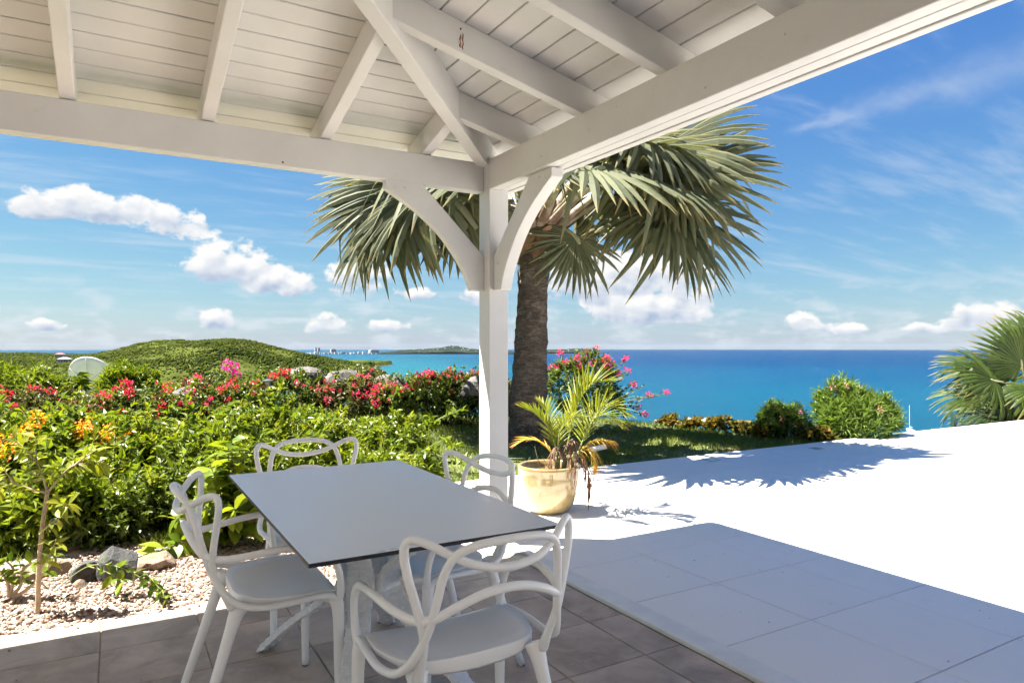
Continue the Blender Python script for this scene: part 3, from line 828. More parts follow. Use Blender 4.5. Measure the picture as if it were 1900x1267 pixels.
g = MB(); tube(g, [(0.5, 0, 2.95), (-2, 0, 3.0), (-4.0, 0, 2.95)], [0.25, 0.2, 0.08], 8); g.build('furled_sail', 'sailcloth', bo)

# ================================================================== PAVILION
A_ = 3.2; PCX, PCY = 2.2 - A_, 4.14 - A_
pav = empty('pavilion', (PCX, PCY, 0)); tag(pav, 'white painted timber pavilion with hipped plank ceiling, beams and curved braces', 'pavilion')
SL = 0.235
def ceil_z(u): return 2.737 + SL * (A_ - 0.02 - u)
def raf_z(u): return 2.582 + SL * (A_ - 0.02 - u)
UE = 3.65
def side_pt(k, u, v, z):
    """u outward from the centre, v along the side; side 0 = right (+x), 1 = far (+y), 2 = left, 3 = behind"""
    if k == 0: return (PCX + u, PCY + v, z)
    if k == 1: return (PCX - v, PCY + u, z)
    if k == 2: return (PCX - u, PCY - v, z)
    return (PCX + v, PCY - u, z)
def prism(mb, lower, upper):
    n = len(lower); mb.add(list(lower) + list(upper), [tuple(range(n - 1, -1, -1)), tuple(range(n, 2 * n))] + [(i, (i + 1) % n, n + (i + 1) % n, n + i) for i in range(n)])
# roof: outer sheet + a plank lining, each board its own piece
roof = None
g = MB()
for k in range(4):
    lo = [side_pt(k, UE, -UE, ceil_z(UE) + 0.022), side_pt(k, UE, UE, ceil_z(UE) + 0.022), side_pt(k, 0.0, 0.0, ceil_z(0) + 0.022)]
    up = [(a, b, c + 0.035) for a, b, c in lo]
    prism(g, lo, up)
roof = wpart(g, 'roof', 'roof_top', pav)
BW = 0.1305
for k in range(4):
    u1 = UE - 0.004
    i = 0
    while u1 - BW > 0.05:
        u0 = u1 - BW + 0.007
        zz = rs.uniform(-0.001, 0.001)
        def q(u, s, dz): return side_pt(k, u, s * (u - 0.004), ceil_z(u) + dz)
        g = MB()
        prism(g, [q(u0, -1, zz), q(u1, -1, zz), q(u1, 1, zz), q(u0, 1, zz)], [q(u0, -1, 0.0235), q(u1, -1, 0.0235), q(u1, 1, 0.0235), q(u0, 1, 0.0235)])
        pl = g.build('plank', 'wood', roof, bevel=0.003, seg=1)
        u1 -= BW
# fascia under the eaves
for k in range(4):
    g = MB(); e0, e1 = UE - 0.03, UE + 0.001
    zt, zb = ceil_z(UE) + 0.02, ceil_z(UE) - 0.075
    prism(g, [side_pt(k, e0, -e0, zb), side_pt(k, e1, -e1, zb), side_pt(k, e1, e1, zb), side_pt(k, e0, e0, zb)],
             [side_pt(k, e0, -e0, zt), side_pt(k, e1, -e1, zt), side_pt(k, e1, e1, zt), side_pt(k, e0, e0, zt)])
    wpart(g, 'fascia_board', 'wood', pav)
# beams
def wbox(name, x0, x1, y0, y1, z0, z1, bev=0.006):
    g = MB(); g.box(x0, x1, y0, y1, z0, z1); return wpart(g, name, 'wood', pav, bevel=bev)
XL, YB = PCX - A_, PCY - A_
wbox('beam', 2.181, 2.252, YB - 0.1, 4.0385, 2.383, 2.585)              # right
wbox('beam_facing', 2.262, 2.332, YB - 0.1, 4.16, 2.388, 2.60)
wbox('beam_facing', 2.336, 2.386, YB - 0.1, 4.20, 2.384, 2.585)
wbox('beam', XL - 0.1, 2.179, 4.118, 4.206, 2.378, 2.575)               # far
wbox('beam', XL - 0.05, XL + 0.05, YB - 0.1, 4.11, 2.383, 2.58)
wbox('beam', XL + 0.06, 2.17, YB - 0.05, YB + 0.05, 2.38, 2.578)
# posts
for (x, y, s) in ((2.18, 4.04, 0), (XL - 0.075, 4.04, 1), (XL - 0.075, YB - 0.075, 2), (2.18, YB - 0.075, 3)):
    wbox('post', x, x + 0.146, y, y + 0.148, -0.02, 2.60, 0.004)
# curved braces
def brace(pts_uz, mapper):
    g = MB(); n = len(pts_uz)
    a = [mapper(u, z, 0) for u, z in pts_uz]; b = [mapper(u, z, 1) for u, z in pts_uz]
    # concave outline: strip of quads between the curve (first half) and the straight edge (second half)
    m = n // 2
    V = a + b; Fs = []
    for i in range(m - 1):
        Fs.append((i, i + 1, n - 2 - i, n - 1 - i)); Fs.append((n + n - 1 - i, n + n - 2 - i, n + i + 1, n + i))
    for i in range(n): j = (i + 1) % n; Fs.append((j, i, n + i, n + j))
    g.add(V, Fs)
    o = wpart(g, 'brace', 'wood', pav, bevel=0.004)
    return o
cur = spline([(0.093, 1.705), (0.128, 1.80), (0.205, 1.925), (0.32, 2.065), (0.47, 2.19), (0.60, 2.27), (0.70, 2.325)], 4)
cur = [tuple(c) for c in cur] + [(0.70, 2.381)]
m_ = len(cur)
stt = [(0.0, 1.705), (0.0, 1.82), (0.002, 1.94)]
line = [(0.002 + (0.455 - 0.002) * t, 1.94 + (2.381 - 1.94) * t) for t in np.linspace(0, 1, m_ - 2)][1:]
inner = (stt + line)
inner = inner[:m_] if len(inner) >= m_ else inner + [(0.455 + 0.01 * i, 2.381) for i in range(m_ - len(inner))]
poly = cur + inner[::-1]
brace(poly, lambda u, z, s: (2.18 - u, 4.116 if s == 0 else 4.178, z))
brace(poly, lambda u, z, s: (2.215 if s == 0 else 2.297, 4.04 - u, z))
brace(poly, lambda u, z, s: (XL + 0.07 + u, 4.116 if s == 0 else 4.178, z))
brace(poly, lambda u, z, s: (2.215 if s == 0 else 2.297, YB + 0.07 + u, z))
# rafters
def rafter(k, v, u_hip):
    g = MB(); w = 0.035
    lo, up = [], []
    for (u, dv) in ((u_hip, -w), (3.44, -w), (3.44, w), (u_hip, w)):
        lo.append(side_pt(k, u, v + dv, raf_z(u))); up.append(side_pt(k, u, v + dv, ceil_z(u) + 0.0))
    prism(g, lo, up); wpart(g, 'rafter', 'wood', pav, bevel=0.005)
for k in range(4):
    if k == 0: vs = [3.02 - PCY + 0.655 * i for i in (1, 0, -1, -2, -3, -4, -5, -6, -7)]
    elif k == 1: vs = [-(1.105 - PCX) + 0.657 * i for i in (-1, 0, 1, 2, 3, 4, 5, 6, 7)]
    else: vs = [0.655 * i for i in range(-4, 5)]
    for v in vs:
        if abs(v) < A_ - 0.25: rafter(k, v, abs(v) + 0.02)
# hip rafters
for k in range(4):
    g = MB(); w = 0.042
    lo, up = [], []
    def hp(s, off, z):
        a = side_pt(k, s, s, z); b = (1 / math.sqrt(2))
        d = np.array(side_pt(k, 1.0, -1.0, 0.0)) - np.array(side_pt(k, 0.0, 0.0, 0.0)); d = d / np.linalg.norm(d)
        return (a[0] + d[0] * off, a[1] + d[1] * off, a[2])
    for (s, o_) in ((0.02, -w), (UE - 0.04, -w), (UE - 0.04, w), (0.02, w)):
        lo.append(hp(s, o_, 2.548 + 0.214 * (3.17 - s))); up.append(hp(s, o_, ceil_z(s) + 0.001))
    prism(g, lo, up); wpart(g, 'hip_rafter', 'wood', pav, bevel=0.005)
# plugged screw heads where the braces meet post and beam
def peg(c, axis, r=0.008, mat='wood'):
    g = MB(); a = np.array(c, float); d = np.array(axis, float) * 0.003
    tube(g, [a - d, a + d], r, 12); wpart(g, 'screw_plug', mat, pav)
for (u, z) in ((0.05, 1.76), (0.05, 1.88), (0.57, 2.345), (0.64, 2.335)):
    peg((2.18 - u, 4.114, z), (0, -1, 0)); peg((2.213, 4.04 - u, z), (-1, 0, 0))
for (x, z) in ((1.55, 2.42), (0.85, 2.40), (0.30, 2.52), (-0.3, 2.44)): peg((x, 4.116, z), (0, -1, 0), 0.006, 'rust' if x == 0.85 else 'wood')
for (y, z) in ((3.4, 2.45), (2.7, 2.53), (2.1, 2.43), (1.7, 2.50)): peg((2.179, y, z), (-1, 0, 0), 0.006)
# rust weep marks on a rafter (thin raised drips)
for (x, y0_, z0, z1) in ((1.452, 0, 2.872, 2.862), (1.450, 0, 2.838, 2.775), (1.463, 0, 2.848, 2.768)):
    g = MB(); yy = 3.02 - 0.0355
    pts = [(x + 0.003 * math.sin(i * 2.1), yy, z0 + (z1 - z0) * i / 6) for i in range(7)]
    tube(g, pts, [0.002 + 0.0012 * (i % 3) for i in range(7)], 6, flat=0.8)
    wpart(g, 'rust_mark', 'rust', pav)
# house wall behind the pavilion (the terrace side of the house)
hw = empty('house_wall', (-1.0, YB - 0.9, 0)); tag(hw, 'white plastered house wall closing the back of the pavilion', 'wall')
g = MB(); g.box(-7.0, 3.2, -0.15, 0.15, -0.2, 2.9); g.build('wall_panel', 'plaster', hw)

# ================================================================== FLOORS
fl = MB(); fl.box(XL - 0.5, 2.19, YB - 0.7, 3.885, -0.20, -0.006)
floor = tag(fl.build('pavilion_floor', 'grout'), kind='structure')
TX, TY = 0.4055, 0.4055
def tile_mesh(name, w, d, mat, bev=0.003, th=0.02):
    g = MB(); b = bev
    v = [(0,0,-th),(w,0,-th),(w,d,-th),(0,d,-th),(0,0,-b),(w,0,-b),(w,d,-b),(0,d,-b),(b,b,0),(w-b,b,0),(w-b,d-b,0),(b,d-b,0)]
    g.add(v, [(0,3,2,1)] + [(i, (i+1)%4, 4+(i+1)%4, 4+i) for i in range(4)] + [(4+i, 4+(i+1)%4, 8+(i+1)%4, 8+i) for i in range(4)] + [(8,9,10,11)])
    me = g.mesh(name); me.materials.append(M[mat]); return me
cache = {}
xl = [-0.045 + TX * i for i in range(-10, 6)] + [2.19]
yl = [2.26 + TY * i for i in range(-13, 4)] + [3.885]
for i in range(len(xl) - 1):
    for j in range(len(yl) - 1):
        w, d = round(xl[i + 1] - xl[i] - 0.005, 4), round(yl[j + 1] - yl[j] - 0.005, 4)
        if (w, d) not in cache: cache[(w, d)] = tile_mesh('stone_tile', w, d, 'tile')
        o = bpy.data.objects.new('tile', cache[(w, d)]); link(o, floor); o.location = (xl[i] + 0.0025, yl[j] + 0.0025, rs.uniform(-0.0008, 0.0008))
te = MB(); te.box(2.30, 30.0, -9.0, 6.09, -0.25, -0.007); te.box(1.80, 2.2995, 3.89, 6.09, -0.25, -0.0075)
terr = tag(te.build('terrace', 'joint'), kind='structure')
TW = 0.6055
xt = [2.318] + [2.929 + 0.618 * i for i in range(0, 22)]
yt = [2.143 + TW * i for i in range(-7, 7)] + [6.09]
cache = {}
for i in range(len(xt) - 1):
    for j in range(len(yt) - 1):
        w, d = round(xt[i + 1] - xt[i] - 0.006, 4), round(yt[j + 1] - yt[j] - 0.006, 4)
        if (w, d) not in cache: cache[(w, d)] = tile_mesh('terrace_slab', w, d, 'terrace', 0.0015, 0.02)
        o = bpy.data.objects.new('paving_tile', cache[(w, d)]); link(o, terr); o.location = (xt[i] + 0.003, yt[j] + 0.003, rs.uniform(-0.0005, 0.0005))
g = MB(); g.box(1.80, 2.31, 3.892, 4.4, -0.02, -0.001); g.build('paving_tile', 'terrace', terr)
g = MB(); g.box(xt[-1] + 0.002, 30, -9, 6.09, -0.02, 0.0); g.box(2.318, xt[-1], -9, yt[0] - 0.003, -0.02, 0.0); g.build('far_paving', 'terrace', terr)
# threshold strip and low kerb
g = MB(); g.box(2.192, 2.3165, YB - 0.7, 4.036, -0.004, 0.022)
tag(g.build('threshold_strip', 'strip', bevel=0.006), kind='structure')
g = MB(); g.box(11.16, 11.27, -9, 6.0, -0.002, 0.03)
tag(g.build('terrace_kerb', 'plaster', bevel=0.01), kind='structure')
for i, (x, y) in enumerate(((6.07, 5.76), (7.95, 5.72), (9.80, 5.73))):
    r = empty('deck_light', (x, y, 0)); tag(r, 'flush square deck light in the white paving, ' + ('nearest the potted palm', 'the middle one of three', 'nearest the large oleander')[i], 'light', 'deck lights')
    g = MB()
    for (a, b, c, d) in ((-0.075, 0.075, -0.075, -0.055), (-0.075, 0.075, 0.055, 0.075), (-0.075, -0.055, -0.0545, 0.0545), (0.055, 0.075, -0.0545, 0.0545)): g.box(a, b, c, d, -0.002, 0.006)
    g.build('frame', 'dish_metal', r)
    g = MB(); g.box(-0.0545, 0.0545, -0.0545, 0.0545, -0.002, 0.004); g.build('lens', 'lamp_glass', r)

# ================================================================== TABLE
TZ = 0.745
tab = empty('dining_table', (0.857, 2.58, 0)); tag(tab, 'rectangular white laminate table with black edge on woven crossed legs', 'table')
g = MB(); g.box(-0.406, 0.406, -0.733, 0.733, TZ - 0.013, TZ - 0.0012)
core = g.build('table_top', 'edge', tab, bevel=0.0015, seg=1)
g = MB(); g.box(-0.4045, 0.4045, -0.7315, 0.7315, TZ - 0.0010, TZ); g.build('laminate', 'top', core)
def table_leg(sx, sy):
    path = spline([(0.29 * sx, 0.56 * sy, 0.0), (0.205 * sx, 0.40 * sy, 0.15), (0.105 * sx, 0.19 * sy, 0.31), (0.052 * sx, 0.075 * sy, 0.42), (0.085 * sx, 0.155 * sy, 0.54), (0.175 * sx, 0.36 * sy, 0.66), (0.235 * sx, 0.50 * sy, TZ - 0.0135)], 6)
    n = len(path); wd = np.interp(np.linspace(0, 1, n), [0, 0.3, 0.5, 0.7, 1], [0.030, 0.034, 0.052, 0.040, 0.034]); th = 0.013
    T = np.gradient(path, axis=0); T /= np.linalg.norm(T, axis=1)[:, None]
    out = unit((0.46 * sx, 0.89 * sy, 0)); side = np.cross(out, (0, 0, 1))
    g = MB(); V = []
    for i in range(n):
        nn = np.cross(T[i], side); nn /= np.linalg.norm(nn)
        for (a, b) in ((-1, -1), (1, -1), (1, 1), (-1, 1)): V.append(path[i] + side * wd[i] * a + nn * th * b)
    V = np.array(V); V[:4, 2] = 0.0; V[-4:, 2] = TZ - 0.0135
    Fs = [(i*4+k, i*4+(k+1)%4, (i+1)*4+(k+1)%4, (i+1)*4+k) for i in range(n - 1) for k in range(4)] + [(3, 2, 1, 0), tuple((n-1)*4+k for k in range(4))]
    g.add(V, Fs)
    leg = g.build('leg', 'weave', tab, bevel=0.004)
    # woven strands raised on the flat faces
    s = MB(); cum_ = np.concatenate([[0], np.cumsum(np.linalg.norm(np.diff(path, axis=0), axis=1))])
    rows = int(cum_[-1] / 0.024)
    for r_ in range(1, rows - 2):
        t = r_ * 0.024; i = min(np.searchsorted(cum_, t), n - 1)
        p = np.array([np.interp(t, cum_, path[:, c]) for c in range(3)]); w = np.interp(t, cum_, wd); tt = T[i]; nn = unit(np.cross(tt, side))
        nc = max(3, int(2 * w / 0.020))
        for face in (-1, 1):
            for c in range(nc):
                if (c + r_) % 2: continue
                xc = -w + (c + 0.5) * 2 * w / nc; hw_ = w / nc * 1.25
                o_ = p + nn * th * face
                q4 = [o_ + side * (xc - hw_) - tt * 0.0095, o_ + side * (xc + hw_) - tt * 0.0095, o_ + side * (xc + hw_) + tt * 0.0095, o_ + side * (xc - hw_) + tt * 0.0095]
                mid = [o_ + side * (xc - hw_ * 0.55) - tt * 0.0075 + nn * face * 0.0022, o_ + side * (xc + hw_ * 0.55) - tt * 0.0075 + nn * face * 0.0022, o_ + side * (xc + hw_ * 0.55) + tt * 0.0075 + nn * face * 0.0022, o_ + side * (xc - hw_ * 0.55) + tt * 0.0075 + nn * face * 0.0022]
                s.add(q4 + mid, [(4,5,6,7),(0,1,5,4),(1,2,6,5),(2,3,7,6),(3,0,4,7)] if face > 0 else [(7,6,5,4),(4,5,1,0),(5,6,2,1),(6,7,3,2),(7,4,0,3)])
        for ed in (-1, 1):
            for c in range(3):
                if (c + r_) % 2: continue
                o_ = p + side * w * ed + nn * (-th + (c + 0.5) * 2 * th / 3)
                h_ = th / 3 * 1.2
                q4 = [o_ - nn * h_ - tt * 0.0095, o_ + nn * h_ - tt * 0.0095, o_ + nn * h_ + tt * 0.0095, o_ - nn * h_ + tt * 0.0095]
                s.add(q4 + [v * 0.5 + o_ * 0.5 + side * ed * 0.002 for v in q4], [(4,5,6,7),(0,1,5,4),(1,2,6,5),(2,3,7,6),(3,0,4,7)])
    w_ = s.build('weave', 'weave', leg); tag(w_, kind='stuff')
for sx in (-1, 1):
    for sy in (-1, 1): table_leg(sx, sy)

# ================================================================== CHAIRS
def make_chair():
    """local: front +y, ears of the back at y = 0, floor z = 0"""
    root = empty('armchair')
    R0 = 0.0125
    def mir(h): return [(x, y, z) for x, y, z in h] + [(-x, y, z) for x, y, z in reversed(h[:-1])]
    # ear loop: rear leg -> waist -> ear -> dips across the back
    ear = [(0.196, 0.055, 0.445), (0.196, 0.028, 0.50), (0.203, -0.006, 0.575), (0.222, -0.008, 0.655), (0.246, 0.000, 0.745), (0.253, 0.004, 0.805), (0.240, -0.004, 0.832), (0.205, -0.032, 0.826), (0.150, -0.068, 0.795), (0.085, -0.092, 0.768), (0.0, -0.102, 0.757)]
    # crest loop: front leg -> along the seat side -> up the back -> arch
    crest = [(0.243, 0.395, 0.425), (0.252, 0.36, 0.452), (0.262, 0.26, 0.455), (0.262, 0.16, 0.452), (0.247, 0.075, 0.468), (0.222, 0.022, 0.515), (0.198, -0.016, 0.59), (0.184, -0.040, 0.67), (0.172, -0.058, 0.745), (0.150, -0.076, 0.795), (0.110, -0.096, 0.820), (0.055, -0.108, 0.829), (0.0, -0.111, 0.831)]
    # arm loop: front leg -> arm -> low rail across the back
    arm = [(0.243, 0.398, 0.42), (0.252, 0.406, 0.47), (0.261, 0.392, 0.55), (0.267, 0.35, 0.61), (0.270, 0.29, 0.636), (0.268, 0.20, 0.640), (0.254, 0.10, 0.630), (0.226, 0.02, 0.622), (0.190, -0.03, 0.632), (0.130, -0.060, 0.665), (0.065, -0.072, 0.688), (0.0, -0.076, 0.695)]
    for nm, c in (('ear_loop', ear), ('crest_loop', crest), ('arm_loop', arm)):
        P = spline(mir(c), 6); k = np.abs(np.linspace(-1, 1, len(P)))
        rad = R0 + 0.004 * np.clip((k - 0.86) / 0.14, 0, 1)
        g = MB(); tube(g, P, rad, 10, flat=0.9); g.build(nm, 'plastic', root, smooth=True)
    # seat: dished shell with a deep rounded apron
    g = MB(); rings = 9; seg = 44; V = []; 
    def outline(th):
        c, s = math.cos(th), math.sin(th); p = 0.50
        x = math.copysign(abs(c) ** p, c); y = math.copysign(abs(s) ** p, s)
        hw = 0.243 if y > 0 else 0.243 - 0.040 * (-y)
        return x * hw, 0.252 + y * (0.168 if y > 0 else 0.180)
    def top_z(x, y, r):
        return 0.460 - 0.024 * (1 - r ** 2.0) + 0.16 * x * x - 0.026 * max(0, (y - 0.33) / 0.09) ** 2 + 0.012 * max(0, (0.16 - y) / 0.09)
    for i in range(rings):
        r = i / (rings - 1)
        for k in range(seg):
            x, y = outline(2 * math.pi * k / seg); x *= r; y = 0.252 + (y - 0.252) * r
            V.append((x, y, top_z(x, y, r)))
    for (s, dz) in ((1.008, -0.004), (1.006, -0.013), (0.985, -0.021), (0.90, -0.023), (0.5, -0.020), (0.02, -0.020)):
        for k in range(seg):
            x0, y0 = outline(2 * math.pi * k / seg); x, y = x0 * s, 0.252 + (y0 - 0.252) * s
            zt = top_z(x0, y0, 1.0) if s > 0.95 else top_z(x, y, s); dip = 0.026 * (1 if y0 < 0.14 else 0.0) * (0.5 + 0.5 * math.exp(-((x0 / 0.15) ** 2)))
            V.append((x, y, zt + dz - (dip if -0.0225 < dz < -0.01 and s > 0.95 else 0)))
    n = rings + 6
    Fs = [(i*seg+k, (i+1)*seg+k, (i+1)*seg+(k+1)%seg, i*seg+(k+1)%seg) for i in range(1, n - 1) for k in range(seg)]
    Fs += [(seg+k, seg+(k+1)%seg, 0) for k in range(seg)]
    g.add(V, [f if len(f) == 4 else f for f in Fs]); g.build('seat', 'plastic', root, smooth=True)
    # legs
    for s in (-1, 1):
        g = MB(); P = spline([(0.185 * s, 0.085, 0.455), (0.190 * s, 0.060, 0.40), (0.203 * s, 0.015, 0.26), (0.225 * s, -0.068, 0.004)], 6)
        tube(g, P, np.interp(np.linspace(0, 1, len(P)), [0, 0.18, 0.4, 1], [0.032, 0.027, 0.0205, 0.0145]), 12); lg = g.build('leg', 'plastic', root, smooth=True)
        g = MB(); lathe(g, [(0.0135, 0.0), (0.0145, 0.006)], 12, (0.225 * s, -0.068, 0)); g.build('foot_pad', 'foot', lg)
        g = MB(); P = spline([(0.205 * s, 0.365, 0.435), (0.237 * s, 0.392, 0.425), (0.245 * s, 0.400, 0.36), (0.246 * s, 0.401, 0.2), (0.247 * s, 0.402, 0.004)], 6)
        tube(g, P, np.interp(np.linspace(0, 1, len(P)), [0, 0.25, 0.45, 1], [0.018, 0.024, 0.0205, 0.0135]), 12); lg = g.build('leg', 'plastic', root, smooth=True)
        g = MB(); lathe(g, [(0.0125, 0.0), (0.0135, 0.006)], 12, (0.247 * s, 0.402, 0)); g.build('foot_pad', 'foot', lg)
    return root
ch0 = make_chair()
spots = [(0.889, 1.628, 0.0, 'white plastic armchair at the table end away from the garden, fully in view'),
         (0.293, 2.653, -math.pi / 2, 'white plastic armchair on the gravel side of the table, backed by the leafy shrub'),
         (0.867, 3.57, math.pi, 'white plastic armchair at the garden end of the table, mostly hidden behind the top'),
         (1.375, 2.66, math.pi / 2 + 0.14, 'white plastic armchair between the table and the corner post, turned slightly')]
for i, (x, y, rz, lab) in enumerate(spots):
    c = ch0 if i == 0 else copy_tree(ch0)
    c.location = (x, y, 0); c.rotation_euler = (0, 0, rz); tag(c, lab, 'chair', 'armchairs round the dining table')

# ================================================================== PLANTS
def leaf_arrays(P, D, N, L, Wd, fold=0.25, curl=0.15):
    """diamond leaves folded on the midrib: P base, D direction, N normal, all (n,3)"""
    D = D / (np.linalg.norm(D, axis=1)[:, None] + 1e-9)
    S = np.cross(D, N); S /= (np.linalg.norm(S, axis=1)[:, None] + 1e-9); N2 = np.cross(S, D)
    L = L[:, None]; Wd = Wd[:, None]
    v0 = P; v2 = P + D * L - N2 * L * curl
    m = P + D * L * 0.45
    v1 = m + S * Wd * 0.5 + N2 * Wd * fold; v3 = m - S * Wd * 0.5 + N2 * Wd * fold
    V = np.stack([v0, v1, v2, v3], 1).reshape(-1, 3)
    i = np.arange(len(P)) * 4
    Fc = np.stack([np.stack([i, i + 1, i + 2], -1), np.stack([i, i + 2, i + 3], -1)], 1).reshape(-1, 3)
    return V, Fc
def rand_dirs(rng, n):
    v = rng.normal(size=(n, 3)); return v / np.linalg.norm(v, axis=1)[:, None]
def bush_points(rng, radii, height, n, lobes=7, low=0.0):
    """twig tips on the outside of a lumpy heap: returns points, outward directions"""
    rx, ry = radii
    c = []; 
    for i in range(lobes):
        a = rng.uniform(0, 6.28); r = math.sqrt(rng.uniform(0, 1)) * 0.62
        c.append((math.cos(a) * r * rx, math.sin(a) * r * ry, height * rng.uniform(0.22, 0.72) * (1 - 0.35 * r), rng.uniform(0.24, 0.54)))
    c = np.array(c)
    k = rng.integers(0, lobes, n * 4); d = rand_dirs(rng, n * 4); d[:, 2] = np.abs(d[:, 2]) * rng.choice([1, 1, 1, -0.45], n * 4)
    R = np.stack([c[k, 3] * rx, c[k, 3] * ry, c[k, 3] * height * 0.95], -1)
    p = c[k, :3] + d * R * (0.82 + 0.3 * rng.uniform(0, 1, n * 4))[:, None]
    # drop points buried in other lobes
    ins = np.zeros(len(p), int)
    for q in c:
        e = (p - q[:3]) / (np.array([rx, ry, height * 0.95]) * q[3]); ins += (np.sum(e * e, 1) < 0.62)
    keep = (ins == 0) & (p[:, 2] > low)
    p, d = p[keep][:n], d[keep][:n]
    return p, d, c
def foliage_mesh(rng, p, d, per, tw, L, Wd, up=0.35, droop=0.0, spread=0.9):
    """several leaves on every twig"""
    n = len(p); P = np.repeat(p, per, 0); D = np.repeat(d, per, 0)
    t = rng.uniform(0, 1, n * per)[:, None]
    tw_dir = D + np.array([0, 0, up]); tw_dir /= np.linalg.norm(tw_dir, axis=1)[:, None]
    base = P + tw_dir * (t - 0.6) * tw
    ld = tw_dir * 0.6 + rand_dirs(rng, n * per) * spread - np.array([0, 0, droop])
    N = rand_dirs(rng, n * per) * 0.6 + np.array([0, 0, 1.0]) + D * 0.4
    LL = L * rng.uniform(0.55, 1.35, n * per) * np.repeat(rng.uniform(0.75, 1.35, n), per); WW = Wd * rng.uniform(0.75, 1.2, n * per)
    V, Fc = leaf_arrays(base, ld, N, LL, WW)
    r = np.clip(0.2 + 0.5 * t[:, 0] + rng.uniform(-0.25, 0.35, n * per) + np.repeat(rng.uniform(-0.28, 0.28, n), per), 0, 1)
    return V, Fc, np.repeat(r, 2)
def stems_mesh(rng, tips, count, base_r, rad=0.008, lean=0.15):
    g = MB(); idx = rng.choice(len(tips), min(count, len(tips)), replace=False)
    for i in idx:
        b = np.array([rng.normal() * base_r, rng.normal() * base_r, -0.05]); e = tips[i]
        m1 = b * 0.6 + e * 0.4 + np.array([rng.normal() * 0.04, rng.normal() * 0.04, 0.10 * e[2]])
        tube(g, spline([b, m1, e], 4), np.linspace(rad, rad * 0.25, 9), 5)
    return g
def flower_mesh(rng, n, r, size, name):
    d = rand_dirs(rng, n); P = d * r * rng.uniform(0.3, 1.0, n)[:, None] * np.array([1.2, 1.0, 0.8])
    V, Fc = leaf_arrays(P, d + rand_dirs(rng, n) * 0.7, rand_dirs(rng, n) + np.array([0, 0, 0.6]), size * rng.uniform(0.7, 1.2, n), size * 0.85 * rng.uniform(0.7, 1.2, n), 0.2, 0.1)
    me = bpy.data.meshes.new(name)
    me.from_pydata(V.tolist(), [], Fc.tolist()); a = me.attributes.new('rnd', 'FLOAT', 'FACE'); a.data.foreach_set('value', np.repeat(rng.uniform(0, 1, n), 2).astype(np.float32))
    return me
FRNG = np.random.default_rng(77)
FLOW = {}
for key, nn, r, sz in (('fl_pink', 26, 0.075, 0.042), ('fl_red', 26, 0.075, 0.042), ('fl_purple', 34, 0.085, 0.045), ('fl_orange', 36, 0.095, 0.045), ('fl_white', 6, 0.014, 0.026), ('fl_rose', 12, 0.05, 0.045)):
    FLOW[key] = []
    for q in range(4):
        me = flower_mesh(FRNG, nn, r, sz, 'flower_cluster'); me.materials.append(M[key]); FLOW[key].append(me)
def add_flower(root, key, loc, scale=1.0, rng=FRNG, name='flower_cluster'):
    o = bpy.data.objects.new(name, FLOW[key][int(rng.integers(0, 4))]); link(o, root)
    o.location = tuple(float(q) for q in loc); o.scale = (scale,) * 3; o.rotation_euler = tuple(rng.uniform(0, 6.28, 3))
    return o
def bush(name, label, cat, px, dep, radii, height, seed, leaf, twigs=420, per=11, L=0.05, Wd=0.03, tw=0.16, flowers=(), group=None, lobes=7, droop=0.0, spread=0.9, up=0.35, stemmat='stem', z=None, low=0.0, nst=14):
    rng = np.random.default_rng(seed)
    lat = (px - 950) / FPX * dep; x, y = cam_ll(lat, dep); zz = float(garden_z(x, y)) if z is None else z
    root = empty(name, (x, y, zz), -YAW); tag(root, label, cat, group)
    p, d, c = bush_points(rng, radii, height, twigs, lobes, low)
    V, Fc, r = foliage_mesh(rng, p, d, per, tw, L, Wd, up, droop, spread)
    array_obj('foliage', V, Fc, leaf, r, root)
    stems_mesh(rng, p, nst, 0.08 * radii[0]).build('stem', stemmat, root)
    for (key, n, sc) in flowers:
        # prefer tips that face the camera or the sky
        sc_ = p[:, 2] / height - 0.55 * p[:, 1] / radii[1] + rng.uniform(0, 0.9, len(p))
        idx = np.argsort(-sc_)[: max(n * 3, n)]; idx = rng.choice(idx, min(n, len(idx)), replace=False)
        for i in idx: add_flower(root, key, p[i] + d[i] * 0.04 + np.array([0, 0, 0.03]), sc * rng.uniform(0.7, 1.25), rng)
    return root
def leafy_branches(root, rng, p, tips_mat, count, L, Wd, length, per=16):
    """long arching shoots that break the outline, each with its own leaves"""
    for i in range(count):
        b = p[int(rng.integers(0, len(p)))]; d = unit(b * np.array([1, 1, 0.3]) + np.array([rng.normal() * 0.25, rng.normal() * 0.25, rng.uniform(0.3, 0.9)])); ln = length * rng.uniform(0.5, 1.4)
        pts = np.array([b - d * 0.1 + d * ln * t + np.array([0, 0, 0.25 * ln * (t - t * t * 1.3)]) for t in np.linspace(0, 1, 8)])
        g = MB(); tube(g, pts, np.linspace(0.005, 0.0018, 8), 5); sh = g.build('shoot', 'stem_green', root)
        t = rng.uniform(0.15, 1.0, per); P = np.stack([np.interp(t, np.linspace(0, 1, 8), pts[:, c]) for c in range(3)], -1)
        V, Fc = leaf_arrays(P, d * 0.5 + rand_dirs(rng, per), rand_dirs(rng, per) * 0.5 + np.array([0, 0, 1.0]), L * rng.uniform(0.7, 1.3, per), Wd * rng.uniform(0.8, 1.2, per))
        array_obj('shoot_foliage', V, Fc, tips_mat, np.repeat(rng.uniform(0.2, 1, per), 2), sh)

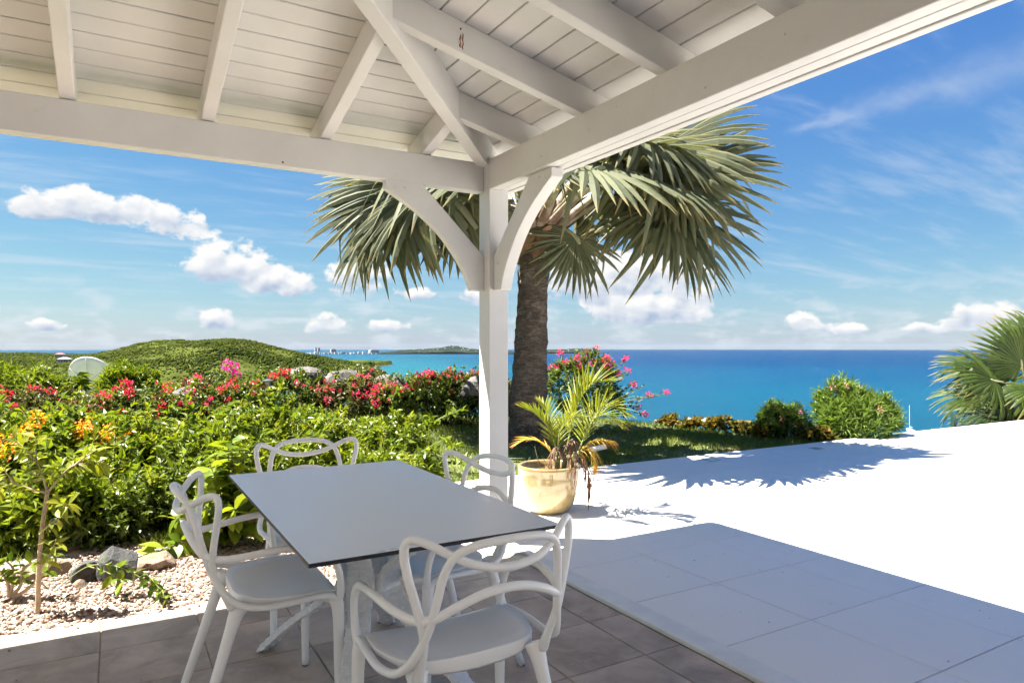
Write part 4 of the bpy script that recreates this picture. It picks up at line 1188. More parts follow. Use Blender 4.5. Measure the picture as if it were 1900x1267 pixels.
# ---- bougainvillea hedge
hedge = [(40, 8.3, (0.95, 0.8), 0.78, 'fl_red', 11, 'left end of the hedge below the tall green bush'), (150, 8.6, (0.9, 0.8), 0.48, 'fl_red', 16, 'in front of the satellite dish'),
         (270, 9.0, (0.95, 0.8), 0.70, 'fl_red', 11, 'beside the spiky bush right of the dish'), (375, 9.4, (0.95, 0.85), 0.74, 'fl_pink', 11, 'under the tall purple spray'),
         (470, 9.7, (0.9, 0.8), 0.74, 'fl_red', 10, 'wrapped round the garden lamp'), (560, 9.9, (0.95, 0.8), 0.86, 'fl_red', 13, 'between the garden lamp and the first boulder'),
         (655, 10.1, (0.95, 0.8), 0.74, 'fl_pink', 10, 'growing over the two boulders'), (745, 10.2, (0.95, 0.8), 0.72, 'fl_pink', 13, 'between the boulders and the corner post'),
         (835, 10.3, (0.95, 0.8), 0.76, 'fl_red', 14, 'next to the corner post'), (915, 10.7, (0.8, 0.8), 0.78, 'fl_pink', 9, 'behind the palm trunk')]
for i, (px, dp, rd, h, fk, fn, where) in enumerate(hedge):
    b_ = bush('bougainvillea', 'bougainvillea bush with %s flowers, %s' % ('crimson' if fk == 'fl_red' else 'magenta', where), 'bush', px, dp, rd, h, 100 + i,
              'leaf_hedge' if i % 3 else 'leaf_brown', 760, 11, 0.050, 0.033, 0.14, [(fk, max(4, int(fn * 0.75)), 0.8), ('fl_pink' if fk == 'fl_red' else 'fl_red', 5, 0.5), (fk, 9, 0.38)], 'bougainvillea hedge', lobes=11, nst=26)
    rng = np.random.default_rng(300 + i)
    pp = np.array([(rng.uniform(-0.7, 0.7), rng.uniform(-0.4, 0.4), h * rng.uniform(0.6, 0.85)) for _ in range(8)])
    leafy_branches(b_, rng, pp, 'leaf_hedge', 7, 0.055, 0.036, 0.38)
    leafy_branches(b_, rng, pp, 'leaf_bright', 4, 0.065, 0.04, 0.42)
    if i == 3:
        for q in range(3): add_flower(b_, 'fl_purple', (0.42 + 0.07 * q, -0.2, 1.02 - 0.05 * q), 0.95, rng)
# ---- taller plants behind the hedge on the west side
bush('leafy_bush', 'tall lime green bush rising above the west end of the hedge', 'bush', 30, 9.6, (0.85, 0.7), 0.92, 401, 'leaf_bright', 520, 12, 0.11, 0.03, 0.16, [('fl_red', 3, 0.7)], lobes=8, up=0.7, low=0.1)
bush('leafy_bush', 'spiky bright green bush just right of the satellite dish', 'bush', 232, 10.6, (0.6, 0.6), 0.98, 402, 'leaf_bright', 420, 12, 0.12, 0.03, 0.16, [], lobes=7, up=0.9, low=0.1)
bush('grey_shrub', 'pale grey-leaved shrub below the satellite dish', 'bush', 92, 10.4, (0.6, 0.5), 0.72, 403, 'leaf_grey', 420, 10, 0.05, 0.025, 0.14, [], lobes=7)
bush('leafy_bush', 'low lime green bush in the gap behind the pink and crimson hedge', 'bush', 340, 11.6, (1.0, 0.7), 0.75, 404, 'leaf_bright', 420, 10, 0.07, 0.03, 0.16, [], lobes=8)
bush('leafy_bush', 'dull green bush behind the garden lamp', 'bush', 540, 12.6, (1.3, 0.8), 0.62, 405, 'leaf_hedge', 520, 10, 0.06, 0.035, 0.16, [], lobes=9)
bush('leafy_bush', 'dull green bush filling the hedge line behind the corner post', 'bush', 800, 12.4, (1.3, 0.8), 0.55, 406, 'leaf_hedge', 520, 10, 0.06, 0.035, 0.16, [], lobes=9)
# small plumeria with a dark trunk before the dish
lat = (118 - 950) / FPX * 10.6; x, y = cam_ll(lat, 10.6); pl = empty('plumeria', (x, y, float(garden_z(x, y))), -YAW); tag(pl, 'small tree with dark trunk and drooping lime leaves beside the dish', 'tree')
g = MB(); tube(g, spline([(0, 0, -0.05), (0.01, 0, 0.4), (-0.02, 0, 0.72)], 4), np.linspace(0.055, 0.04, 9), 8); tube(g, spline([(0.0, 0, 0.2), (0.14, 0, 0.45), (0.16, 0, 0.7)], 4), np.linspace(0.03, 0.02, 9), 8); g.build('trunk', 'stem', pl)
rng = np.random.default_rng(9); n = 170; a = rng.uniform(0, 6.28, n); P = np.stack([0.06 + 0.14 * np.cos(a), 0.12 * np.sin(a), 0.70 + rng.uniform(-0.06, 0.12, n)], -1)
D = np.stack([np.cos(a), np.sin(a), rng.uniform(-0.5, 0.7, n)], -1); V, Fc = leaf_arrays(P, D, np.tile([0, 0, 1.0], (n, 1)) + rand_dirs(rng, n) * 0.3, rng.uniform(0.15, 0.26, n), rng.uniform(0.035, 0.055, n), 0.25, 0.4)
array_obj('crown', V, Fc, 'leaf_bright', np.repeat(rng.uniform(0.3, 1, n), 2), pl)

# ---- bright low shrubs between gravel and hedge
mids = [(-20, 5.4, (0.62, 0.55), 0.72), (40, 6.6, (0.8, 0.7), 0.62), (135, 6.0, (0.7, 0.6), 0.72), (235, 6.3, (0.75, 0.65), 0.66), (330, 6.9, (0.8, 0.7), 0.60), (425, 7.3, (0.8, 0.7), 0.55),
        (515, 7.6, (0.8, 0.7), 0.52), (605, 7.8, (0.8, 0.65), 0.50), (690, 7.6, (0.65, 0.6), 0.46), (735, 7.0, (0.42, 0.4), 0.30), (205, 5.0, (0.55, 0.45), 0.46), (310, 5.3, (0.55, 0.5), 0.42), (405, 5.6, (0.6, 0.5), 0.42),
        (500, 6.3, (0.6, 0.55), 0.44), (590, 6.6, (0.6, 0.55), 0.42), (665, 6.4, (0.5, 0.5), 0.36), (90, 4.8, (0.5, 0.42), 0.46)]
mid_lab = ['leafy green shrub with orange sprays beside the pale young tree', 'low green shrub below the western hedge end', 'green shrub behind the pale stem of the young tree', 'green shrub carrying a big cluster of orange flowers', 'green shrub just behind the gravel side armchair',
           'bright green shrub behind the broad-leaved shrub', 'bright green shrub with white flowers left of the garden-end armchair', 'bright green shrub with white flowers behind the garden-end armchair', 'bright green shrub with white flowers at the lawn edge', 'small leafy clump spilling onto the lawn',
           'dark green low shrub at the gravel edge near the grey rocks', 'dense low shrub behind the flat grey stone', 'low green shrub behind the tall leafy shoot', 'low green shrub seen past the table corner', 'low green shrub under the garden-end armchair', 'low green shrub beyond the far table corner', 'green shrub at the foot of the young tree']
for i, (px, dp, rd, h) in enumerate(mids):
    h *= (0.85, 1.0, 0.95, 0.85, 0.85, 0.5, 1.1, 0.55, 0.95, 0.8, 0.85, 1.05, 0.7, 1.1, 0.6, 0.9, 1.0)[i]
    sl_ = 1.0 if i < 5 or i > 9 else (1.1 if i in (6, 8) else 0.55)
    fl_ = []
    if i in (6, 7, 8, 5): fl_ = [('fl_white', 7, 1.0)]
    if i == 3: fl_ = [('fl_orange', 1, 0.8)]
    mat = 'leaf_bright' if i not in (10, 11) else 'leaf_hedge'
    b_ = bush('garden_shrub', mid_lab[i], 'shrub', px, dp, rd, h, 500 + i, mat, 400 if i < 6 else 520, 11, 0.085 if i < 5 or i == 16 else 0.060, 0.028 if i >= 6 else 0.046, 0.17, fl_, 'green shrubs behind the gravel', lobes=10, nst=16)
    if i in (0, 3):
        rng = np.random.default_rng(600 + i)
        if i == 3:
            for q in range(7): add_flower(b_, 'fl_orange', (-0.05 + rng.normal() * 0.13, -0.45 + rng.normal() * 0.05, 0.60 + rng.normal() * 0.05), 0.72, rng)
        else:
            for q in range(8): add_flower(b_, 'fl_orange', (0.22 + rng.normal() * 0.14, -0.28 + rng.normal() * 0.08, 0.70 + rng.normal() * 0.06), 0.66, rng)
    if i < 17:
        rng = np.random.default_rng(640 + i)
        pp = np.array([(rng.uniform(-0.6, 0.6), rng.uniform(-0.4, 0.4), h * rng.uniform(0.6, 0.85)) for _ in range(8)])
        leafy_branches(b_, rng, pp, 'leaf_lime', 9, 0.07, 0.036, 0.44 * sl_, 22)
        leafy_branches(b_, rng, pp, 'leaf_big', 12, 0.085, 0.048, 0.46 * sl_, 20)

# ---- broad-leaved shrub beside the table: every leaf a piece
def broad_leaf(L, Wd):
    g = MB(); prof = [(0, 0.0), (0.12, 0.35), (0.3, 0.8), (0.5, 1.0), (0.72, 0.75), (0.9, 0.3), (1.0, 0.0)]
    V = []; 
    for t, w in prof:
        zc = -0.28 * L * t * t
        V += [(-w * Wd / 2, t * L, zc + 0.12 * w * Wd), (0, t * L, zc), (w * Wd / 2, t * L, zc + 0.12 * w * Wd)]
    Fs = []
    for i in range(len(prof) - 1):
        a = i * 3; Fs += [(a, a + 1, a + 4, a + 3), (a + 1, a + 2, a + 5, a + 4)]
    g.add(V, Fs, 0.5)
    return g
BL = {}
for key, (mat, L, Wd) in dict(big=('leaf_broad', 0.132, 0.078), lime=('leaf_lime', 0.075, 0.030), small=('leaf_big', 0.075, 0.036)).items():
    BL[key] = []
    for k in range(5):
        g = broad_leaf(L * (0.8 + 0.1 * k), Wd * (0.85 + 0.08 * k)); g.rnd = [0.1 + 0.2 * k] * len(g.f)
        me = g.mesh('leaf', True); me.materials.append(M[mat]); BL[key].append(me)
def put_leaf(root, key, p, d, rng, roll=0.5):
    d = unit(d); up = unit(np.array([rng.normal() * roll, rng.normal() * roll, 1.0])); s = unit(np.cross(d, up)); n = np.cross(s, d)
    o = bpy.data.objects.new('leaf', BL[key][int(rng.integers(0, 5))]); link(o, root)
    mt = Matrix(((s[0], d[0], n[0], p[0]), (s[1], d[1], n[1], p[1]), (s[2], d[2], n[2], p[2]), (0, 0, 0, 1)))
    o.matrix_local = mt
    return o
def leafy_plant(name, label, cat, base, branches, key, rng, spacing=0.03, stem='stem', r0=0.009, lean=0.9, mid=0.35):
    """branches: lists of points relative to base; leaves alternate along them"""
    root = empty(name, base, 0.0); tag(root, label, cat)
    for br in branches:
        P = spline(br, 6); ln = np.concatenate([[0], np.cumsum(np.linalg.norm(np.diff(P, axis=0), axis=1))])
        g = MB(); tube(g, P, np.linspace(r0, r0 * 0.25, len(P)), 6); g.build('stem', stem, root)
        s = ln[-1] * mid; k = 0
        while s < ln[-1] + 0.005:
            q = np.array([np.interp(s, ln, P[:, c]) for c in range(3)]); i = min(np.searchsorted(ln, s), len(P) - 1); T = unit(P[i] - P[i - 1])
            a = k * 2.4 + rng.uniform(-0.5, 0.5); pr = unit(np.cross(T, unit((0.3, 0.2, 1)))); pr2 = np.cross(T, pr)
            d = (math.cos(a) * pr + math.sin(a) * pr2) * lean + T * 0.45 + np.array([0, 0, rng.uniform(-0.45, 0.15)])
            put_leaf(root, key, q, d, rng); s += spacing * rng.uniform(0.6, 1.4); k += 1
    return root
def RU(r, f, u):      # offset right / away / up as seen along the view, in metres
    return np.array([math.cos(YAW) * r + math.sin(YAW) * f, -math.sin(YAW) * r + math.cos(YAW) * f, u])
rng = np.random.default_rng(41)
base = at_z(430, 1010, -0.04)
d0 = (base - C_) @ F_
brs = []
for (r, u, f) in ((0.0, 0.72, 0.0), (-0.05, 0.66, 0.05), (-0.10, 0.55, -0.1), (0.10, 0.50, 0.05), (-0.30, 0.22, -0.15), (-0.36, 0.05, -0.35), (0.10, 0.30, -0.2), (-0.16, 0.36, -0.2), (0.2, 0.33, 0.1), (-0.24, 0.34, 0.1), (0.02, 0.4, -0.05), (0.26, 0.2, -0.1), (-0.10, 0.2, -0.25), (-0.42, 0.16, 0.05)):
    e = RU(r, f, u); brs.append([(0, 0, -0.02), e * 0.45 + np.array([0, 0, 0.06]), e])
leafy_plant('broad_leaved_shrub', 'broad-leaved lime green shrub with tall leafy shoots between table and gravel', 'shrub', base, brs, 'big', rng, 0.0145, 'stem', 0.010, 0.9, 0.22)
# a second one hugging the floor edge under the table
rng = np.random.default_rng(43); base = at_z(540, 1000, -0.04); brs = []
for k in range(11):
    e = RU(rng.uniform(-0.3, 0.35), rng.uniform(-0.3, 0.2), rng.uniform(0.12, 0.42)); brs.append([(0, 0, -0.02), e * 0.5 + np.array([0, 0, 0.05]), e])
leafy_plant('broad_leaved_shrub', 'low broad-leaved shrub at the floor edge seen under the table corner', 'shrub', base, brs, 'big', rng, 0.018, 'stem', 0.008, 0.9, 0.2)
# ---- young tree with pale stem
rng = np.random.default_rng(51); base = at_z(70, 1138, -0.045); dd_ = (base - C_) @ F_
def off(px, py, df=0.0):
    p = at_d(px, py, dd_ + df); return p - base
yt_b = [[off(70, 1140), off(72, 1060), off(78, 980), off(88, 912)],
        [off(88, 914), off(78, 880), off(68, 850), off(66, 812)],
        [off(88, 914), off(60, 908), off(30, 898), off(-12, 906)],
        [off(88, 914), off(112, 884), off(140, 862), off(190, 856, 0.1)],
        [off(78, 985), off(98, 968), off(118, 958, 0.05)], [off(72, 1062), off(92, 1030), off(104, 1000, -0.05)], [off(84, 940), off(100, 930), off(128, 936, -0.1)],
        [off(68, 860), off(50, 835), off(28, 815, 0.05)], [off(140, 862), off(160, 846), off(180, 835, 0.1)], [off(30, 898), off(14, 880), off(2, 862)]]
root = leafy_plant('young_tree', 'young tree with pale forked stem and yellow-green leaves on the gravel', 'tree', base, [yt_b[1], yt_b[2], yt_b[3], yt_b[4], yt_b[5], yt_b[6], yt_b[7], yt_b[8], yt_b[9]], 'lime', rng, 0.0105, 'stem_pale', 0.006, 0.9, 0.25)
g = MB(); tube(g, spline(yt_b[0], 6), np.linspace(0.0125, 0.009, 19), 8); g.build('trunk', 'stem_pale', root, smooth=True)
# ---- small plants in the gravel
rng = np.random.default_rng(53); base = at_z(18, 1112, -0.045); dd_ = (base - C_) @ F_
leafy_plant('seedling_shrub', 'low leggy shrub with thick pale stems at the floor edge', 'shrub', base,
            [[off(18, 1112), off(14, 1080), off(-6, 1050)], [off(18, 1112), off(40, 1080), off(36, 1040)], [off(20, 1112), off(60, 1085), off(90, 1050), off(100, 1032)], [off(18, 1110), off(26, 1060), off(6, 1035)], [off(36, 1060), off(56, 1045), off(66, 1040)]],
            'small', rng, 0.014, 'stem_pale', 0.012, 0.9, 0.45)
rng = np.random.default_rng(54); base = at_z(118, 1098, -0.045); dd_ = (base - C_) @ F_
leafy_plant('trailing_seedling', 'thin seedling with an arching leafy shoot in front of the grey rocks', 'shrub', base,
            [[off(82, 1120), off(120, 1080), off(165, 1050), off(215, 1050, -0.05), off(262, 1072, -0.1), off(300, 1105, -0.15)], [off(165, 1050), off(200, 1062, -0.05), off(232, 1080, -0.12)], [off(240, 1060, -0.06), off(275, 1068, -0.1), off(310, 1110, -0.2)]],
            'small', rng, 0.017, 'stem_green', 0.004, 0.9, 0.42)

# ---- bougainvillea right of the palm
bR = bush('bougainvillea', 'round bougainvillea bush with magenta sprays right of the palm trunk', 'bush', 1100, 11.8, (0.95, 0.7), 1.12, 700, 'leaf_hedge', 820, 11, 0.052, 0.034, 0.15, [('fl_pink', 9, 0.8)], lobes=11, nst=26)
rng = np.random.default_rng(701)
for (px, py) in ((1040, 660), (1075, 650), (1078, 664), (1105, 672), (1125, 672), (1160, 664), (1075, 680), (1145, 690), (1166, 690), (1178, 712), (1195, 716), (1236, 730), (1205, 735), (1182, 756), (1195, 768), (1090, 690), (1130, 700), (1020, 690)):
    e = at_d(px, py, 11.8 + rng.uniform(-0.25, 0.25)) - np.array(bR.location); c_, s_ = math.cos(YAW), math.sin(YAW)
    e = np.array([e[0] * c_ - e[1] * s_, e[0] * s_ + e[1] * c_, e[2]])
    b = np.array([e[0] * 0.55, e[1] * 0.5, min(0.55, e[2] * 0.6)]); m_ = (b + e) / 2 + np.array([0, 0, 0.05]); P = spline([b, m_, e], 5)
    g = MB(); tube(g, P, np.linspace(0.006, 0.002, len(P)), 5); sh = g.build('shoot', 'stem', bR)
    t = rng.uniform(0.1, 0.999, 24) * (len(P) - 1); i_ = t.astype(int); Q = P[i_] + (P[np.minimum(i_ + 1, len(P) - 1)] - P[i_]) * (t - i_)[:, None]
    V, Fc = leaf_arrays(Q, unit(e - b) * 0.4 + rand_dirs(rng, 24), rand_dirs(rng, 24) * 0.5 + np.array([0, 0, 1.0]), 0.055 * rng.uniform(0.7, 1.2, 24), 0.038 * rng.uniform(0.8, 1.2, 24))
    array_obj('shoot_foliage', V, Fc, 'leaf_hedge', np.repeat(rng.uniform(0.2, 1, 24), 2), sh)
    if py > 640 and rng.uniform() < 0.85:
        for q in range(2): add_flower(bR, 'fl_pink', e + rng.normal(size=3) * 0.035, 0.55 + 0.25 * rng.uniform(), rng)
# ---- oleanders and sea grape along the lawn's outer edge
bush('oleander', 'small oleander bush with a few pink flowers at the lawn edge', 'bush', 1452, 10.2, (0.36, 0.34), 0.62, 720, 'leaf_olean', 260, 14, 0.10, 0.017, 0.14, [('fl_rose', 4, 0.7)], lobes=8, up=1.0, spread=0.7, z=-0.12)
bush('oleander', 'large rounded oleander bush beside the white paving', 'bush', 1586, 10.4, (0.68, 0.6), 0.88, 721, 'leaf_olean', 620, 14, 0.125, 0.020, 0.16, [('fl_rose', 5, 0.7)], lobes=12, up=1.0, spread=0.7, z=-0.22)
SG = ['next to the round bougainvillea', 'second from the round bougainvillea', 'third from the round bougainvillea', 'fourth from the round bougainvillea', 'behind the one touching the small oleander', 'touching the small oleander', 'between the two oleanders, behind', 'between the two oleanders, on the paving side']
for i, (px, dp) in enumerate(((1240, 11.6), (1285, 11.3), (1330, 11.1), (1372, 10.9), (1410, 10.6), (1425, 10.3), (1500, 10.2), (1518, 9.9))):
    bush('sea_grape', 'low sea grape with orange and green leaves, ' + SG[i], 'shrub', px, dp, (0.26, 0.22), (0.2, 0.17, 0.22, 0.16, 0.21, 0.2, 0.18, 0.2)[i], 740 + i, 'leaf_grape', 70, 6, 0.075, 0.075, 0.08, [], 'sea grape along the lawn edge', lobes=5, nst=6, z=None)

# ---- fan palms
def fan_blade(rng, N=44, L=1.2, spread=300, joined=0.42, droop=0.35, tipdroop=0.35, fold=0.55, split=0.15, wfac=1.0):
    """fan blade: axis +y, upper face +z, hub at the origin"""
    g = MB(); sp = math.radians(spread); dth = sp / N
    for i in range(N):
        th = -sp / 2 + (i + 0.5) * dth; ln = L * (0.80 + 0.20 * math.cos(th * 0.55)) * rng.uniform(0.93, 1.05)
        jn = joined * rng.uniform(0.85, 1.1); extra = rng.uniform(0.0, 1.0); brk = rng.uniform() < split
        bt = rng.uniform(0.35, 0.7)
        ts = np.array([0.03, 0.2, 0.4, 0.55, 0.7, 0.85, 1.0]); V = []; tips = []
        wob = rng.normal() * 0.03; sidew = math.radians(rng.normal() * 1.5)
        for t in ts:
            r = t * ln; a = th + sidew * max(0, t - jn)
            w = r * math.tan(dth / 2) if t < jn else jn * ln * math.tan(dth / 2) * max(0.0, (1 - (t - jn) / (1 - jn))) ** 0.6 * (1.0 + 0.25 * (t - jn))
            w = max(w * wfac, 0.0015)
            side = abs(th) / (sp / 2)
            z = -droop * (0.25 + 0.75 * side ** 1.5) * r * r / L - tipdroop * (0.6 + 0.8 * extra) * max(0, t - 0.5) ** 2 * ln * 1.6 + wob * r * t
            rr = r
            if brk and t > bt: z -= (t - bt) * ln * 0.9; rr = bt * ln + (t - bt) * ln * 0.5
            cx, cy = math.sin(a) * rr, math.cos(a) * rr; sx, sy = math.cos(a), -math.sin(a)
            V += [(cx - sx * w, cy - sy * w, z), (cx, cy, z + fold * w), (cx + sx * w, cy + sy * w, z)]; tips += [t, t, t]
        Fs = []
        for k in range(len(ts) - 1): q = k * 3; Fs += [(q, q + 1, q + 4, q + 3), (q + 1, q + 2, q + 5, q + 4)]
        g.add(V, Fs, rng.uniform(0, 1) * 0.8 + 0.1, tips)
    return g
def frame_matrix(p, ydir, zdir):
    y = unit(ydir); x = unit(np.cross(y, zdir)); z = np.cross(x, y)
    return Matrix(((x[0], y[0], z[0], p[0]), (x[1], y[1], z[1], p[1]), (x[2], y[2], z[2], p[2]), (0, 0, 0, 1)))
def palm_leaf(root, blades, mat, crown, hub, axis, normal, rng, sag=0.12, r0=0.05, r1=0.02, scale=1.0, start=None):
    """petiole from the crown to the hub, then the blade; petiole is a piece of the leaf"""
    lf = bpy.data.objects.new('leaf', blades[int(rng.integers(0, len(blades)))]); link(lf, root)
    mt = frame_matrix(hub, axis, normal); s = scale
    full = mt @ Matrix.Diagonal((s, s, s, 1.0)); lf.matrix_local = full
    st = crown if start is None else start
    ln = np.linalg.norm(hub - st); m = (st + hub) / 2 + np.array([0, 0, sag * ln])
    P = spline([st, m, hub - unit(axis) * 0.0 * ln, hub + unit(axis) * 0.10], 7)
    inv = full.inverted(); P = np.array([tuple(inv @ Vector(p)) for p in P])
    n = len(P); g = MB(); tube(g, P, np.interp(np.linspace(0, 1, n), [0, 0.12, 0.3, 1], [r0 * 2.0, r0 * 1.5, r0, r1]) / s, 8, flat=0.55, tip=np.linspace(0, 1, n))
    g.build('petiole', 'petiole', lf, smooth=True)
    return lf
rngp = np.random.default_rng(88)
BIS = []
for k in range(5):
    me = fan_blade(rngp, 44, 1.34, 290, 0.57, 0.26, 0.20, 0.5, 0.17, 1.25).mesh('leaf_blade'); me.materials.append(M['palm_leaf']); BIS.append(me)
base = at_d(980, 806, 9.0); gz = float(garden_z(base[0], base[1])); base[2] = gz
palm = empty('palm_tree', base, 0.0); tag(palm, 'thick-trunked silver-green fan palm towering over the pavilion corner', 'palm')
crown = at_d(992, 440, 9.05) - base
# trunk: ringed, flared at the foot
g = MB(); zs = np.linspace(-0.25, crown[2] - 0.12, 90); seg = 34; V = []
for i, z in enumerate(zs):
    t = (z + 0.25) / (zs[-1] + 0.25)
    r = np.interp(t, [0, 0.06, 0.2, 0.45, 0.75, 1.0], [0.34, 0.305, 0.258, 0.222, 0.205, 0.215])
    ring = 0.012 * ((i % 5) / 5.0) - 0.006
    for k in range(seg):
        a = 2 * math.pi * k / seg
        nz = (fbm(np.array(a * 3.2), np.array(z * 6.0), 17) - 0.47) * 0.05
        rr = r + ring + float(nz)
        V.append((crown[0] * max(0, t) ** 1.5 + rr * math.cos(a), crown[1] * max(0, t) ** 1.5 + rr * math.sin(a), z))
Fs = [(i * seg + k, i * seg + (k + 1) % seg, (i + 1) * seg + (k + 1) % seg, (i + 1) * seg + k) for i in range(len(zs) - 1) for k in range(seg)] + [tuple((len(zs) - 1) * seg + k for k in range(seg))]
g.add(V, Fs); g.build('trunk', 'bark_palm', palm, smooth=True)
# overlapping leaf sheaths at the top of the trunk
for k in range(11):
    a = k * 2.399; lvl = k / 11.0; c = crown + np.array([0, 0, -0.40 + 0.50 * lvl]); g = MB()
    V = []; nn = 7; up_n = 9
    for i in range(up_n):
        t = i / (up_n - 1); rad = 0.215 - 0.03 * lvl + 0.10 * t * t; half = 0.95 * (1 - t) ** 0.8 + 0.16
        for j in range(nn):
            aa = a + half * (j / (nn - 1) * 2 - 1); bul = 0.035 * (1 - (j / (nn - 1) * 2 - 1) ** 2)
            V.append((c[0] + (rad + bul) * math.cos(aa), c[1] + (rad + bul) * math.sin(aa), c[2] + 0.42 * t))
    Fs = [(i * nn + j, i * nn + j + 1, (i + 1) * nn + j + 1, (i + 1) * nn + j) for i in range(up_n - 1) for j in range(nn - 1)]
    g.add(V, Fs); o = g.build('leaf_sheath', 'sheath' if k % 3 else 'petiole', palm, smooth=True)
    sdm = o.modifiers.new('thickness', 'SOLIDIFY'); sdm.thickness = 0.02
# leaves: hub offset (right, away, up), blade axis, and how far the upper face turns to the viewer
PX = 9.0 / FPX
def pal(hx, hy, f, axis, nrm, sc=1.0, sag=0.12, sx=None):
    hub = crown + RU((hx - 992) * PX, f, (440 - hy) * PX)
    dirn = unit(hub - crown); st = crown + np.array([dirn[0] * 0.16, dirn[1] * 0.16, 0.0 + 0.12 * dirn[2]])
    palm_leaf(palm, BIS, 'palm_leaf', crown, hub, RU(*axis), RU(*nrm), rngp, sag, 0.05, 0.022, sc, st)
pal(1235, 388, -0.3, (0.95, -0.15, -0.30), (0.25, -0.75, 0.75), 1.02, 0.16)      # right, mid
pal(1215, 285, -0.2, (0.85, -0.2, 0.42), (-0.35, -0.75, 0.6), 1.05, 0.10)        # right, high
pal(1165, 262, -0.7, (0.45, -0.5, -0.55), (0.5, -0.7, 0.45), 1.0, 0.14)          # towards the viewer, hanging
pal(1200, 335, -0.05, (0.92, 0.0, -0.12), (0.05, -0.85, 0.55), 1.0, 0.12)
pal(1255, 330, -0.35, (0.9, -0.2, 0.12), (0.0, -0.8, 0.6), 0.95, 0.12)
pal(1250, 400, 0.35, (0.8, 0.2, -0.45), (0.4, -0.6, 0.7), 1.0, 0.2)
pal(1066, 446, -0.2, (0.42, -0.2, -0.85), (0.4, -0.9, 0.2), 0.62, 0.25)         # small hanging fan
pal(742, 372, -0.3, (-0.85, -0.1, -0.42), (-0.3, -0.8, 0.6), 1.0, 0.16)          # left, mid
pal(770, 345, -0.2, (-0.8, -0.1, -0.15), (-0.1, -0.85, 0.5), 1.0, 0.12)
pal(735, 335, 0.3, (-0.95, 0.1, 0.10), (0.1, -0.7, 0.7), 0.98, 0.12)             # left, level
pal(800, 360, -0.55, (-0.45, -0.4, -0.75), (-0.4, -0.85, 0.35), 0.95, 0.2)       # left, hanging
pal(860, 395, -0.5, (-0.2, -0.3, -0.9), (-0.1, -0.95, 0.2), 0.72, 0.3)
pal(790, 300, 0.6, (-0.7, 0.5, 0.2), (0.2, -0.5, 0.8), 1.0, 0.12)
pal(700, 385, 0.4, (-0.7, 0.2, -0.6), (-0.4, -0.6, 0.6), 0.95, 0.2)
for k in range(6):                                                              # the upper crown
    a = k * 2.399 + 0.4; el = 0.45 + 0.09 * k
    d = np.array([math.cos(a) * math.cos(el), math.sin(a) * math.cos(el), math.sin(el)]); hub = crown + d * 1.35 + np.array([0, 0, 0.05])
    palm_leaf(palm, BIS, 'palm_leaf', crown, hub, d + np.array([0, 0, -0.45]), np.array([-d[0] * 0.5, -d[1] * 0.5, 1.0]), rngp, 0.06, 0.05, 0.022, 1.0, crown + d * 0.15)
for k, a in enumerate((YAW_a for YAW_a in (-2.35, -1.75, -1.2))):               # leaves over the terrace side
    d = np.array([math.cos(a) * 0.92, math.sin(a) * 0.92, 0.38]); hub = crown + d * 1.6
    palm_leaf(palm, BIS, 'palm_leaf', crown, hub, d + np.array([0, 0, -0.8]), np.array([d[0] * 0.4, d[1] * 0.4, 1.0]), rngp, 0.14, 0.05, 0.022, 1.0, crown + d * 0.15)

# fan palm beyond the paving
FAN = []
for k in range(4):
    me = fan_blade(rngp, 44, 1.0, 310, 0.62, 0.22, 0.7, 0.4, 0.10, 1.15).mesh('leaf_blade'); me.materials.append(M['fan_leaf']); FAN.append(me)
fd = 13.2
def fpos(px, py, f=0.0): return at_d(px, py, fd + f)
fb = fpos(1900, 800); fb[2] = -1.6
fp = empty('fan_palm', fb, 0.0); tag(fp, 'green fan palm with frayed leaf tips behind the terrace fence', 'palm')
fc = fpos(1905, 745) - fb
g = MB(); tube(g, spline([(0, 0, -0.6), (fc[0] * 0.5, fc[1] * 0.5, fc[2] * 0.5), tuple(fc - np.array([0, 0, 0.15]))], 8), np.linspace(0.2, 0.15, 17), 14); g.build('trunk', 'bark_palm', fp, smooth=True)
for (hx, hy, f, ax, nm, sc) in ((1896, 676, -0.3, (-0.15, -0.1, 1.0), (0.1, -0.95, 0.25), 1.0), (1845, 706, -0.5, (-0.8, -0.3, 0.25), (-0.2, -0.8, 0.6), 0.98), (1812, 690, 0.2, (-0.9, 0.2, 0.35), (0.2, -0.6, 0.75), 0.8),
                                (1820, 735, -0.1, (-0.95, -0.1, -0.25), (-0.1, -0.5, 0.85), 0.88), (1850, 762, -0.4, (-0.9, -0.3, -0.25), (-0.2, -0.6, 0.75), 0.85), (1925, 725, -0.6, (0.2, -0.6, -0.5), (0.2, -0.7, 0.6), 0.9), (1960, 680, 0.0, (0.7, 0, 0.6), (-0.2, -0.8, 0.5), 1.0), (1880, 772, -0.6, (-0.3, -0.5, -0.6), (-0.2, -0.8, 0.5), 0.8), (1930, 640, 0.4, (0.3, 0.4, 0.8), (0, -0.9, 0.4), 1.0)):
    hub = fpos(hx, hy, f) - fb
    palm_leaf(fp, FAN, 'fan_leaf', fc, hub, RU(*ax), RU(*nm), rngp, 0.1, 0.028, 0.014, sc, fc)

